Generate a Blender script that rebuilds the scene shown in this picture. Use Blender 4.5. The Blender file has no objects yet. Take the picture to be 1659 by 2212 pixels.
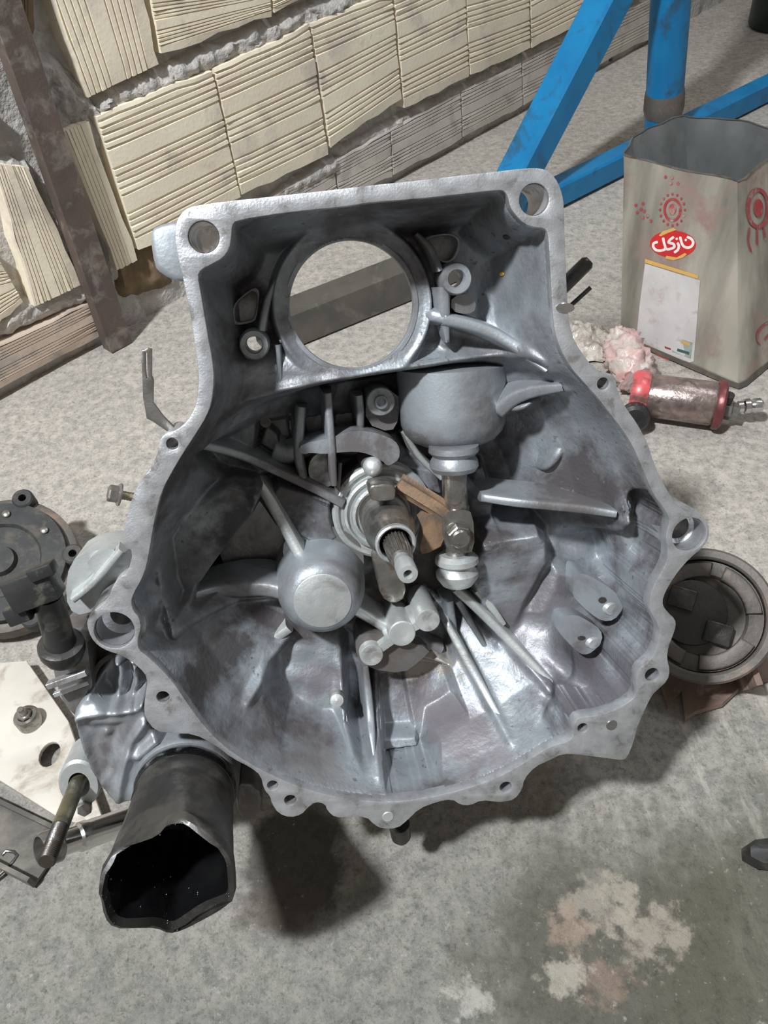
import bpy, bmesh, math, random
import numpy as np
from mathutils import Vector, Matrix, noise as mnoise
random.seed(7)
C = bpy.context.scene.collection
V = Vector

# ------------------------------------------------------------------ camera
FPX, CX, CY, HC = 1680.0, 829.5, 1106.0, 0.69
_p, _r = math.radians(45.5), math.radians(-7)
FW = V((0, math.cos(_p), -math.sin(_p)))
_R0 = V((1, 0, 0)); _U0 = _R0.cross(FW)
RT = math.cos(_r)*_R0 + math.sin(_r)*_U0
UP = -math.sin(_r)*_R0 + math.cos(_r)*_U0
CAMP = V((0, 0, HC))
cam = bpy.data.cameras.new('camera'); camo = bpy.data.objects.new('camera', cam); C.objects.link(camo)
cam.sensor_fit = 'HORIZONTAL'; cam.sensor_width = 36; cam.lens = 36*FPX/1659.0
cam.clip_start = 0.02
M = Matrix.Identity(4)
for i, ax in enumerate((RT, UP, -FW)):
    for j in range(3): M[j][i] = ax[j]
M.translation = CAMP
camo.matrix_world = M
bpy.context.scene.camera = camo

# ------------------------------------------------------------------ world, lamps, exposure
w = bpy.data.worlds.new('room_light'); bpy.context.scene.world = w; w.use_nodes = True
w.node_tree.nodes['Background'].inputs[0].default_value = (1.0, 0.95, 0.88, 1)
w.node_tree.nodes['Background'].inputs[1].default_value = 0.22
def area(name, loc, target, sx, sy, power, col):
    l = bpy.data.lights.new(name, 'AREA'); l.shape = 'RECTANGLE'; l.size = sx; l.size_y = sy
    l.energy = power; l.color = col
    o = bpy.data.objects.new(name, l); C.objects.link(o); o.location = loc
    o.rotation_euler = (V(target)-V(loc)).to_track_quat('-Z', 'Y').to_euler()
    return o
area('workshop_lamp', (-0.88, -0.28, 2.35), (0.1, 0.5, 0.2), 0.15, 0.15, 88, (0.93, 0.97, 1.0))
area('added_strip_lamp', (0.9, 1.0, 2.6), (0.2, 0.6, 0), 1.2, 0.12, 12, (0.86, 0.93, 1.0))  # unseen strip lamp, added for highlight streaks on the metal
vs = bpy.context.scene.view_settings
vs.view_transform = 'Standard'; vs.look = 'None'; vs.gamma = 1; vs.use_curve_mapping = False
vs.exposure = 0.12

# ------------------------------------------------------------------ frames
def ray(px, py): return FW + RT*((px-CX)/FPX) - UP*((py-CY)/FPX)
def fl(px, py, z=0.0):
    r = ray(px, py); return CAMP + r*((z-HC)/r.z)
# gearbox frame: origin in the flange face, z = shaft axis towards the viewer
_a, _b = math.radians(17), math.radians(7)
GZ = (-FW*math.cos(_a) - UP*math.sin(_a))*math.cos(_b) + RT*math.sin(_b)
GY = (UP - GZ*UP.dot(GZ)).normalized(); GX = GY.cross(GZ)
GO = CAMP + 0.52*ray(890, 1185)
GM = Matrix.Identity(4)
for i, ax in enumerate((GX, GY, GZ)):
    for j in range(3): GM[j][i] = ax[j]
GM.translation = GO
def G(px, py, z=0.0):
    r = ray(px, py); t = ((GO-CAMP).dot(GZ)+z)/r.dot(GZ)
    P = CAMP + r*t - GO
    return V((P.dot(GX), P.dot(GY), z))
def S(z=0.0): return G(900, 1100, z).x - G(899, 1100, z).x   # metres per photo pixel at depth z
# wall frame
WA = fl(0, 858); WB = fl(1260, 168)
WS = (WB-WA).normalized(); WN = V((WS.y, -WS.x, 0))       # towards the viewer
def wl(px, py, off=0.0):
    r = ray(px, py); t = ((WA-CAMP).dot(WN)+off)/r.dot(WN)
    P = CAMP + r*t - WA
    return (P.dot(WS), P.z)
WM = Matrix.Identity(4)
for i, ax in enumerate((WS, V((0, 0, 1)), WN)):
    for j in range(3): WM[j][i] = ax[j]
WM.translation = WA

# ------------------------------------------------------------------ materials
def nn(nt, t, **k):
    n = nt.nodes.new(t)
    for a, b in k.items():
        if a.startswith('i_'): n.inputs[a[2:].replace('_', ' ')].default_value = b
        else: setattr(n, a, b)
    return n
def c4(c): return (c[0], c[1], c[2], 1)
def ramp(nt, src, stops):
    r = nt.nodes.new('ShaderNodeValToRGB')
    while len(r.color_ramp.elements) < len(stops): r.color_ramp.elements.new(0.5)
    for e, (p, c) in zip(r.color_ramp.elements, stops):
        e.position = p; e.color = c4(c) if not isinstance(c, (int, float)) else (c, c, c, 1)
    nt.links.new(src, r.inputs[0]); return r.outputs[0]
def mix(nt, f, a, b, bt='MIX'):
    m = nt.nodes.new('ShaderNodeMix'); m.data_type = 'RGBA'; m.blend_type = bt
    for i, v in ((0, f), (6, a), (7, b)):
        if isinstance(v, bpy.types.NodeSocket): nt.links.new(v, m.inputs[i])
        elif i == 0: m.inputs[0].default_value = v
        else: m.inputs[i].default_value = c4(v)
    return m.outputs[2]
def noi(nt, co, scale, detail=4, rough=0.55, dist=0.0):
    n = nt.nodes.new('ShaderNodeTexNoise'); n.inputs['Scale'].default_value = scale
    n.inputs['Detail'].default_value = detail; n.inputs['Roughness'].default_value = rough
    n.inputs['Distortion'].default_value = dist
    nt.links.new(co, n.inputs['Vector']); return n.outputs['Fac']
def mapn(nt, co, scale=(1, 1, 1), rot=(0, 0, 0), loc=(0, 0, 0)):
    m = nt.nodes.new('ShaderNodeMapping'); m.inputs['Scale'].default_value = scale
    m.inputs['Rotation'].default_value = rot; m.inputs['Location'].default_value = loc
    nt.links.new(co, m.inputs[0]); return m.outputs[0]
def mat(name, c1, c2=None, metal=0.0, rough=0.5, ns=25, dirt=None, damt=0.5, dscale=14, bump=0.15, bs=300,
        rvar=0.1, streak=None, coat=0.0, bdist=0.001, specks=None):
    m = bpy.data.materials.new(name); m.use_nodes = True; nt = m.node_tree
    b = nt.nodes['Principled BSDF']
    co = nt.nodes.new('ShaderNodeTexCoord').outputs['Object']
    c2 = c2 or tuple(x*0.75 for x in c1)
    src = mapn(nt, co, streak) if streak else co
    n1 = noi(nt, src, ns, 5)
    col = mix(nt, ramp(nt, n1, [(0.35, 0.0), (0.65, 1.0)]), c1, c2)
    rbase = nt.nodes.new('ShaderNodeMapRange'); rbase.inputs[3].default_value = max(0.02, rough-rvar); rbase.inputs[4].default_value = min(1, rough+rvar)
    nt.links.new(noi(nt, co, ns*2.3, 3), rbase.inputs[0]); rout = rbase.outputs[0]
    metal_out = None
    if dirt is not None:
        nd = noi(nt, co, dscale, 6, 0.65, 0.4)
        th = 0.62 - 0.24*damt
        dm = ramp(nt, nd, [(th-0.05, 0.0), (th+0.08, 1.0)])
        col = mix(nt, dm, col, dirt)
        mr = nt.nodes.new('ShaderNodeMapRange'); mr.inputs[3].default_value = metal; mr.inputs[4].default_value = metal*0.45
        nt.links.new(dm, mr.inputs[0]); metal_out = mr.outputs[0]
    if specks is not None:
        sm = ramp(nt, noi(nt, co, bs*0.6, 2, 0.5), [(0.66, 0.0), (0.72, 1.0)])
        col = mix(nt, sm, col, specks)
    nt.links.new(col, b.inputs['Base Color'])
    b.inputs['Metallic'].default_value = metal
    if metal_out: nt.links.new(metal_out, b.inputs['Metallic'])
    nt.links.new(rout, b.inputs['Roughness'])
    if coat: b.inputs['Coat Weight'].default_value = coat; b.inputs['Coat Roughness'].default_value = 0.12
    if bump:
        bn = nt.nodes.new('ShaderNodeBump'); bn.inputs['Strength'].default_value = bump; bn.inputs['Distance'].default_value = bdist
        nt.links.new(noi(nt, co, bs, 4), bn.inputs['Height']); nt.links.new(bn.outputs[0], b.inputs['Normal'])
    return m

ALU = mat('cast_aluminium', (0.40, 0.435, 0.465), (0.29, 0.305, 0.325), 0.55, 0.44, 22, (0.14, 0.13, 0.13), 0.40, 11, 0.35, 420, 0.08, bdist=0.0006)
def stain_and_shade(m, blobs):
    nt = m.node_tree; b = nt.nodes['Principled BSDF']; co = nt.nodes.new('ShaderNodeTexCoord').outputs['Object']
    col = b.inputs['Base Color'].links[0].from_socket
    for (c_, rx, ry, k, cc, ns) in blobs:
        mp = nt.nodes.new('ShaderNodeMapping'); mp.vector_type = 'TEXTURE'; mp.inputs['Location'].default_value = (c_[0], c_[1], 0); mp.inputs['Scale'].default_value = (rx, ry, 100)
        nt.links.new(co, mp.inputs[0]); ln = nt.nodes.new('ShaderNodeVectorMath'); ln.operation = 'LENGTH'; nt.links.new(mp.outputs[0], ln.inputs[0])
        ma = nt.nodes.new('ShaderNodeMath'); ma.operation = 'MULTIPLY_ADD'; ma.inputs[1].default_value = -2.6; ma.inputs[2].default_value = 1.3
        nt.links.new(noi(nt, co, ns, 6, 0.65), ma.inputs[0]); ad = nt.nodes.new('ShaderNodeMath'); ad.operation = 'ADD'
        nt.links.new(ln.outputs['Value'], ad.inputs[0]); nt.links.new(ma.outputs[0], ad.inputs[1])
        r = nt.nodes.new('ShaderNodeMapRange'); r.inputs[1].default_value = 1.3; r.inputs[2].default_value = 0.7; r.inputs[4].default_value = k
        nt.links.new(ad.outputs[0], r.inputs[0]); col = mix(nt, r.outputs[0], col, cc)
    nt.links.new(col, b.inputs['Base Color'])
def alu_bell():
    m = mat('bell_cast_aluminium', (0.37, 0.405, 0.435), (0.26, 0.275, 0.295), 0.55, 0.48, 30, (0.10, 0.09, 0.095), 0.56, 10, 0.55, 300, 0.1, bdist=0.0008, specks=(0.2, 0.19, 0.19))
    q = lambda x, y: G(x, y, -0.09)
    stain_and_shade(m, [(q(950, 1260), .026, .030, .9, (0.05, 0.042, 0.035), 60), (q(560, 1130), .034, .024, .85, (0.04, 0.04, 0.042), 50), (q(480, 1375), .024, .014, .8, (0.07, 0.06, 0.06), 60),  # the blob at the void paints its shade into the colour
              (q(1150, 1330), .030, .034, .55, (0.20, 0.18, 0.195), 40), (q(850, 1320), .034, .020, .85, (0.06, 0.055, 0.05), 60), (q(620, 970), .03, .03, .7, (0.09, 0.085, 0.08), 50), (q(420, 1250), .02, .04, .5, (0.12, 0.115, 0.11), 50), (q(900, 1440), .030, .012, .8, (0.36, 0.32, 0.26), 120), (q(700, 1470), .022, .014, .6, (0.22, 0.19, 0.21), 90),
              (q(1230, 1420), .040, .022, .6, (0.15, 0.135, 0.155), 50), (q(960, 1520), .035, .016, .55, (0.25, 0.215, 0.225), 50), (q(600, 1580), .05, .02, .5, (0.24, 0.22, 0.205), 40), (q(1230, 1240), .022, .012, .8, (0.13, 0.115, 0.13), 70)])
    return m
BELL = alu_bell()
ALU2 = mat('oily_cast_aluminium', (0.34, 0.335, 0.335), (0.22, 0.215, 0.21), 0.8, 0.40, 26, (0.13, 0.115, 0.105), 0.5, 20, 0.35, 400, 0.1, bdist=0.0006)
ALUF = mat('machined_aluminium', (0.62, 0.63, 0.65), (0.44, 0.45, 0.47), 0.75, 0.42, 75, (0.20, 0.19, 0.18), 0.22, 75, 0.5, 700, 0.1, bdist=0.0004)
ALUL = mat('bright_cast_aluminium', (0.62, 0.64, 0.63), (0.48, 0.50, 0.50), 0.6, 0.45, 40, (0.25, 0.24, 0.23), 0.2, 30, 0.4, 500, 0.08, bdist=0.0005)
STEEL = mat('worn_steel', (0.40, 0.38, 0.36), (0.26, 0.25, 0.23), 0.9, 0.32, 60, (0.10, 0.08, 0.06), 0.35, 50, 0.2, 500)
DSTEEL = mat('dark_oily_steel', (0.13, 0.13, 0.13), (0.07, 0.07, 0.07), 0.8, 0.35, 50, (0.05, 0.04, 0.03), 0.4, 40, 0.2, 500)
CHROME = mat('polished_steel', (0.75, 0.74, 0.72), (0.6, 0.59, 0.57), 1.0, 0.16, 40, None, bump=0.05)
FORK = mat('brown_fork_steel', (0.30, 0.19, 0.115), (0.19, 0.13, 0.09), 0.35, 0.5, 60, (0.12, 0.09, 0.07), 0.35, 60, 0.3, 500)
TUBE = mat('blackened_steel_tube', (0.15, 0.14, 0.125), (0.10, 0.095, 0.088), 0.4, 0.42, 14, (0.22, 0.20, 0.17), 0.25, 8, 0.15, 300)
RUBBER = mat('oily_black_rubber', (0.016, 0.015, 0.014), (0.024, 0.022, 0.020), 0.0, 0.42, 30, (0.048, 0.043, 0.036), 0.4, 30, 0.35, 160, 0.12, coat=0.06)
OILY = mat('wet_black_rubber', (0.004, 0.004, 0.005), (0.008, 0.008, 0.008), 0.0, 0.12, 30, bump=0.5, bs=60, bdist=0.003, coat=0.8)
BLACKP = mat('black_plastic', (0.016, 0.016, 0.018), (0.03, 0.03, 0.029), 0.0, 0.38, 40, (0.09, 0.085, 0.07), 0.12, 50, 0.15, 300)
RUST = mat('dull_rusty_iron', (0.15, 0.132, 0.115), (0.10, 0.09, 0.08), 0.3, 0.6, 30, (0.22, 0.155, 0.12), 0.25, 22, 0.5, 260)
RUSTP = mat('pinkish_rust_plate', (0.30, 0.21, 0.17), (0.17, 0.12, 0.10), 0.2, 0.7, 26, (0.5, 0.38, 0.32), 0.15, 30, 0.4, 260)
POLE = mat('rusty_angle_iron', (0.145, 0.105, 0.09), (0.10, 0.078, 0.07), 0.25, 0.62, 20, (0.22, 0.19, 0.165), 0.25, 24, 0.4, 240)
BLUE = mat('chipped_blue_paint', (0.002, 0.20, 0.44), (0.002, 0.155, 0.37), 0.0, 0.42, 14, (0.02, 0.09, 0.17), 0.12, 18, 0.3, 160)
BRICK = mat('cream_hollow_clay_block', (0.86, 0.78, 0.61), (0.78, 0.68, 0.54), 0.0, 0.9, 9, (0.62, 0.54, 0.46), 0.15, 12, 0.5, 160)
BRICKG = mat('grey_limed_clay_block', (0.60, 0.56, 0.50), (0.52, 0.48, 0.43), 0.0, 0.9, 12, (0.44, 0.41, 0.37), 0.3, 16, 0.5, 160)
BRICKP = mat('pinkish_clay_block', (0.58, 0.47, 0.38), (0.50, 0.40, 0.32), 0.0, 0.9, 12, (0.36, 0.31, 0.27), 0.3, 16, 0.5, 160)
MORTAR = mat('grey_cement_mortar', (0.50, 0.475, 0.445), (0.36, 0.34, 0.32), 0.0, 0.95, 30, (0.60, 0.56, 0.52), 0.25, 30, 1.0, 120, bdist=0.004)
MUD = mat('brown_mud_mortar', (0.22, 0.16, 0.09), (0.14, 0.10, 0.06), 0.0, 0.95, 40, bump=0.7, bs=120)
WHITEP = mat('dirty_white_painted_sheet', (0.62, 0.58, 0.51), (0.52, 0.48, 0.42), 0.05, 0.5, 10, (0.30, 0.25, 0.20), 0.15, 18, 0.12, 200)
TINOUT = mat('worn_printed_tinplate', (0.56, 0.53, 0.45), (0.22, 0.21, 0.18), 0.4, 0.40, 11, (0.33, 0.22, 0.19), 0.22, 9, 0.12, 120, streak=(1.6, 1.6, 0.28))  # vertical colour streaks imitate reflections on the worn tin
TININ = mat('bare_tinplate_inside', (0.42, 0.44, 0.44), (0.30, 0.31, 0.31), 0.75, 0.40, 10, (0.16, 0.17, 0.16), 0.25, 8, 0.1, 120, streak=(1.5, 1.5, 0.3))
REDP = mat('faded_red_print', (0.42, 0.035, 0.045), (0.36, 0.10, 0.09), 0.1, 0.5, 60, (0.40, 0.33, 0.28), 0.15, 60, 0)
LOGOR = mat('logo_red_print', (0.62, 0.022, 0.02), (0.52, 0.02, 0.025), 0.0, 0.45, 40, bump=0)
LOGOW = mat('logo_white_print', (0.85, 0.82, 0.78), (0.75, 0.72, 0.68), 0.0, 0.5, 40, bump=0)
GOLDP = mat('gold_print', (0.72, 0.42, 0.08), (0.62, 0.38, 0.12), 0.0, 0.5, 50, bump=0)
LABELW = mat('white_print', (0.62, 0.60, 0.59), (0.54, 0.52, 0.51), 0.0, 0.55, 30, (0.48, 0.40, 0.37), 0.08, 40, 0)
GREENP = mat('dark_green_print', (0.05, 0.12, 0.10), None, 0, 0.5, 30, bump=0)
PALEG = mat('pale_green_print', (0.38, 0.43, 0.40), None, 0, 0.5, 60, bump=0)
TOOLR = mat('red_enamel', (0.70, 0.10, 0.11), (0.50, 0.09, 0.09), 0.0, 0.35, 40, (0.13, 0.07, 0.06), 0.3, 40, 0.2, 200, coat=0.3)
TOOLB = mat('grimy_pink_metal_barrel', (0.42, 0.33, 0.31), (0.26, 0.20, 0.18), 0.75, 0.30, 90, (0.12, 0.09, 0.08), 0.35, 60, 0.4, 250)
TAPE = mat('crumpled_clear_tape', (0.62, 0.50, 0.46), (0.52, 0.30, 0.28), 0.0, 0.32, 40, (0.50, 0.44, 0.40), 0.3, 30, 0.8, 70, coat=0.4, bdist=0.004)
GREEN = mat('dark_green_paint', (0.012, 0.03, 0.02), (0.008, 0.02, 0.015), 0.1, 0.4, 20)
YELLOW = mat('yellow_paint_dab', (0.6, 0.35, 0.05), None, 0, 0.5, 20, bump=0)
ORING = mat('yellowed_steel', (0.30, 0.27, 0.17), (0.16, 0.15, 0.11), 0.8, 0.35, 60, (0.08, 0.07, 0.05), 0.4, 60, 0.3, 600)

# ------------------------------------------------------------------ mesh helpers
def link(name, me, m, parent=None, ang=35, flat=False):
    o = bpy.data.objects.new(name, me); C.objects.link(o)
    if m: me.materials.append(m)
    if parent: o.parent = parent
    if not flat:
        me.shade_smooth()
        try: me.set_sharp_from_angle(angle=math.radians(ang))
        except Exception: pass
    return o
def py(name, vs_, fs, m, parent=None, ang=35, flat=False):
    me = bpy.data.meshes.new(name); me.from_pydata([tuple(v) for v in vs_], [], fs)
    bm = bmesh.new(); bm.from_mesh(me); bmesh.ops.recalc_face_normals(bm, faces=bm.faces); bm.to_mesh(me); bm.free()
    me.update(); return link(name, me, m, parent, ang, flat)
def tag(o, label=None, cat=None, group=None, kind=None):
    if label: o['label'] = label
    if cat: o['category'] = cat
    if group: o['group'] = group
    if kind: o['kind'] = kind
    return o
def empty(name, mw, label, cat, group=None):
    o = bpy.data.objects.new(name, None); C.objects.link(o); o.empty_display_size = 0.02
    o.matrix_world = mw; return tag(o, label, cat, group)
def basis(ax):
    ax = V(ax).normalized(); t = V((0, 0, 1)) if abs(ax.z) < 0.9 else V((1, 0, 0))
    u = t.cross(ax).normalized(); return u, ax.cross(u).normalized(), ax
def lathe_data(prof, org, ax, seg=32, sx=1, sy=1, rot=0.0, vs_=None, fs=None):
    vs_ = [] if vs_ is None else vs_; fs = [] if fs is None else fs
    u, v, a = basis(ax); org = V(org); k0 = len(vs_)
    for (r, h) in prof:
        for s in range(seg):
            t = 2*math.pi*s/seg + rot
            vs_.append(org + a*h + u*(r*sx*math.cos(t)) + v*(r*sy*math.sin(t)))
    n = len(prof)
    for i in range(n-1):
        for s in range(seg):
            a0 = k0+i*seg+s; a1 = k0+i*seg+(s+1) % seg
            fs.append((a0, a1, a1+seg, a0+seg))
    if prof[0][0] > 1e-5: fs.append(tuple(k0+s for s in range(seg))[::-1])
    if prof[-1][0] > 1e-5: fs.append(tuple(k0+(n-1)*seg+s for s in range(seg)))
    return vs_, fs
def lathe(name, prof, org, ax, m, parent=None, seg=32, sx=1, sy=1, rot=0.0, ang=35):
    closed = abs(prof[0][0]-prof[-1][0]) < 1e-7 and abs(prof[0][1]-prof[-1][1]) < 1e-7
    if closed:
        vs_, fs = lathe_data(prof[:-1], org, ax, seg, sx, sy, rot)
        fs = fs[:(len(prof)-2)*seg]; n = len(prof)-1
        for s in range(seg):
            fs.append(((n-1)*seg+s, (n-1)*seg+(s+1) % seg, (s+1) % seg, s))
    else: vs_, fs = lathe_data(prof, org, ax, seg, sx, sy, rot)
    return py(name, vs_, fs, m, parent, ang)
def sweep(name, pts, radii, m, parent=None, seg=12, sq=None, ang=40, roll=0.0, up=None):
    """tube or box (sq=(w,h)) swept along pts"""
    pts = [V(p) for p in pts]; vs_, fs = [], []
    n = len(pts)
    if not isinstance(radii, (list, tuple)): radii = [radii]*n
    upv = V(up) if up is not None else None
    for i, p in enumerate(pts):
        t = (pts[min(i+1, n-1)]-pts[max(i-1, 0)]).normalized()
        if upv is None:
            u0, v0, _ = basis(t)
            if i == 0: u = u0
            else: u = (pu - t*pu.dot(t)).normalized()
            pu = u
        else: u = upv.cross(t).normalized()
        v = t.cross(u)
        if sq:
            a, b = sq[0]/2, sq[1]/2; bv = min(a, b)*0.18
            cs = [(a, b-bv), (a-bv, b), (-a+bv, b), (-a, b-bv), (-a, -b+bv), (-a+bv, -b), (a-bv, -b), (a, -b+bv)]
            cs = [(x*radii[i], y*radii[i]) for x, y in cs]
        else: cs = [(radii[i]*math.cos(2*math.pi*s/seg+roll), radii[i]*math.sin(2*math.pi*s/seg+roll)) for s in range(seg)]
        for x, y in cs: vs_.append(p + u*x + v*y)
    k = len(cs)
    for i in range(n-1):
        for s in range(k): fs.append((i*k+s, i*k+(s+1) % k, (i+1)*k+(s+1) % k, (i+1)*k+s))
    fs.append(tuple(range(k))[::-1]); fs.append(tuple((n-1)*k+s for s in range(k)))
    return py(name, vs_, fs, m, parent, ang)
def box(name, c, sx, sy, sz, m, parent=None, bev=0.0, axes=None):
    c = V(c); ax = axes or (V((1, 0, 0)), V((0, 1, 0)), V((0, 0, 1)))
    bm = bmesh.new(); bmesh.ops.create_cube(bm, size=1)
    for v in bm.verts: v.co = V((v.co.x*sx, v.co.y*sy, v.co.z*sz))
    if bev: bmesh.ops.bevel(bm, geom=bm.edges[:], offset=bev, segments=2, affect='EDGES', profile=0.5)
    for v in bm.verts: v.co = c + ax[0]*v.co.x + ax[1]*v.co.y + ax[2]*v.co.z
    me = bpy.data.meshes.new(name); bm.to_mesh(me); bm.free(); return link(name, me, m, parent, 40)
def smooth_poly(pts, it=1):
    for _ in range(it):
        q = []
        for i in range(len(pts)):
            a, b = pts[i], pts[(i+1) % len(pts)]
            q.append((a[0]*.75+b[0]*.25, a[1]*.75+b[1]*.25)); q.append((a[0]*.25+b[0]*.75, a[1]*.25+b[1]*.75))
        pts = q
    return pts
def plate(name, outer, holes, z0, z1, m, parent, bevel=0.0008, mtx=None, ang=40):
    """flat plate with holes between z0 and z1; outlines are 2D lists"""
    cu = bpy.data.curves.new(name, 'CURVE'); cu.dimensions = '2D'; cu.fill_mode = 'BOTH'
    for poly in [outer]+holes:
        sp = cu.splines.new('POLY'); sp.points.add(len(poly)-1); sp.use_cyclic_u = True
        for p, q in zip(sp.points, poly): p.co = (q[0], q[1], 0, 1)
    cu.extrude = max((z1-z0)/2-bevel, 1e-5); cu.bevel_depth = bevel; cu.bevel_resolution = 1; cu.offset = -bevel
    o = bpy.data.objects.new(name+'_curve', cu); C.objects.link(o)
    dg = bpy.context.evaluated_depsgraph_get(); dg.update()
    me = bpy.data.meshes.new_from_object(o.evaluated_get(dg)); me.name = name
    bpy.data.objects.remove(o); bpy.data.curves.remove(cu)
    me.transform(Matrix.Translation((0, 0, (z0+z1)/2)))
    if mtx: me.transform(mtx)
    bm = bmesh.new(); bm.from_mesh(me); bmesh.ops.remove_doubles(bm, verts=bm.verts, dist=1e-6)
    bmesh.ops.recalc_face_normals(bm, faces=bm.faces); bm.to_mesh(me); bm.free()
    return link(name, me, m, parent, ang)
def circ(cx, cy, r, n=28, ry=None):
    ry = ry or r
    return [(cx+r*math.cos(2*math.pi*k/n), cy+ry*math.sin(2*math.pi*k/n)) for k in range(n)]
def GP(pts, z=0.0): return [(G(x, y, z).x, G(x, y, z).y) for x, y in pts]
def SL(px, py_, z=0.0): return (G(px+1, py_, z)-G(px, py_, z)).length
def gc(px, py_, rpx, z=0.0, n=28):
    g = G(px, py_, z); return circ(g.x, g.y, rpx*SL(px, py_, z), n)
def rib(name, pts, wid, depth, m, parent, label=None, topw=0.55):
    """cast rib; pts = (px,py,ztop[,widthscale]); wid in photo px, depth in m; rounded top, drafted sides"""
    P = []; sc = []
    for q in pts:
        P.append(G(q[0], q[1], q[2])); sc.append(q[3] if len(q) > 3 else 1.0)
    # refine with Catmull-Rom
    R_, SC = [], []
    n = len(P)
    for i in range(n-1):
        p0, p1, p2, p3 = P[max(i-1, 0)], P[i], P[i+1], P[min(i+2, n-1)]
        for k in range(5):
            t = k/5
            R_.append(0.5*((2*p1)+(-p0+p2)*t+(2*p0-5*p1+4*p2-p3)*t*t+(-p0+3*p1-3*p2+p3)*t**3)); SC.append(sc[i]*(1-t)+sc[i+1]*t)
    R_.append(P[-1]); SC.append(sc[-1])
    vs_, fs = [], []
    for i, p in enumerate(R_):
        t = R_[min(i+1, len(R_)-1)]-R_[max(i-1, 0)]; t = V((t.x, t.y, 0)).normalized(); s = V((t.y, -t.x, 0))
        h = wid*S(p.z)/2*SC[i]
        sec = [(-h*1.7, -depth), (-h*1.12, -h*0.9), (-h*0.9, -h*0.25), (-h*topw, 0), (h*topw, 0), (h*0.9, -h*0.25), (h*1.12, -h*0.9), (h*1.7, -depth)]
        for a, b in sec: vs_.append(p + s*a + V((0, 0, b)))
    k = 8
    for i in range(len(R_)-1):
        for j in range(k-1): fs.append((i*k+j, i*k+j+1, (i+1)*k+j+1, (i+1)*k+j))
    fs.append(tuple(range(k))); fs.append(tuple((len(R_)-1)*k+j for j in range(k)))
    o = py(name, vs_, fs, m, parent, 70)
    if label: o['label'] = label
    return o
def prism(name, poly, z0, z1, m, parent, bev=0.002, seg=2, ang=45, top=None, mtx=None):
    """solid from a 2D outline with bevelled top"""
    bm = bmesh.new(); n = len(poly)
    lo = [bm.verts.new((x, y, z0)) for x, y in poly]; hi = [bm.verts.new((x, y, z1)) for x, y in poly]
    f = bm.faces.new(hi); bm.faces.new(lo[::-1])
    for i in range(n): bm.faces.new((lo[i], lo[(i+1) % n], hi[(i+1) % n], hi[i]))
    bmesh.ops.recalc_face_normals(bm, faces=bm.faces)
    if bev:
        es = [e for e in bm.edges if all(abs(v.co.z-z1) < 1e-9 for v in e.verts)]
        bmesh.ops.bevel(bm, geom=es, offset=bev, segments=seg, affect='EDGES', profile=0.5, clamp_overlap=True)
    me = bpy.data.meshes.new(name); bm.to_mesh(me); bm.free()
    if mtx: me.transform(mtx)
    return link(name, me, m, parent, ang)
def hexa(name, org, ax, r, h, m, parent, rot=0.0):
    return lathe(name, [(r*0.9, 0), (r, h*0.06), (r, h*0.85), (r*0.88, h)], org, ax, m, parent, seg=6, rot=rot, ang=20)

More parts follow.
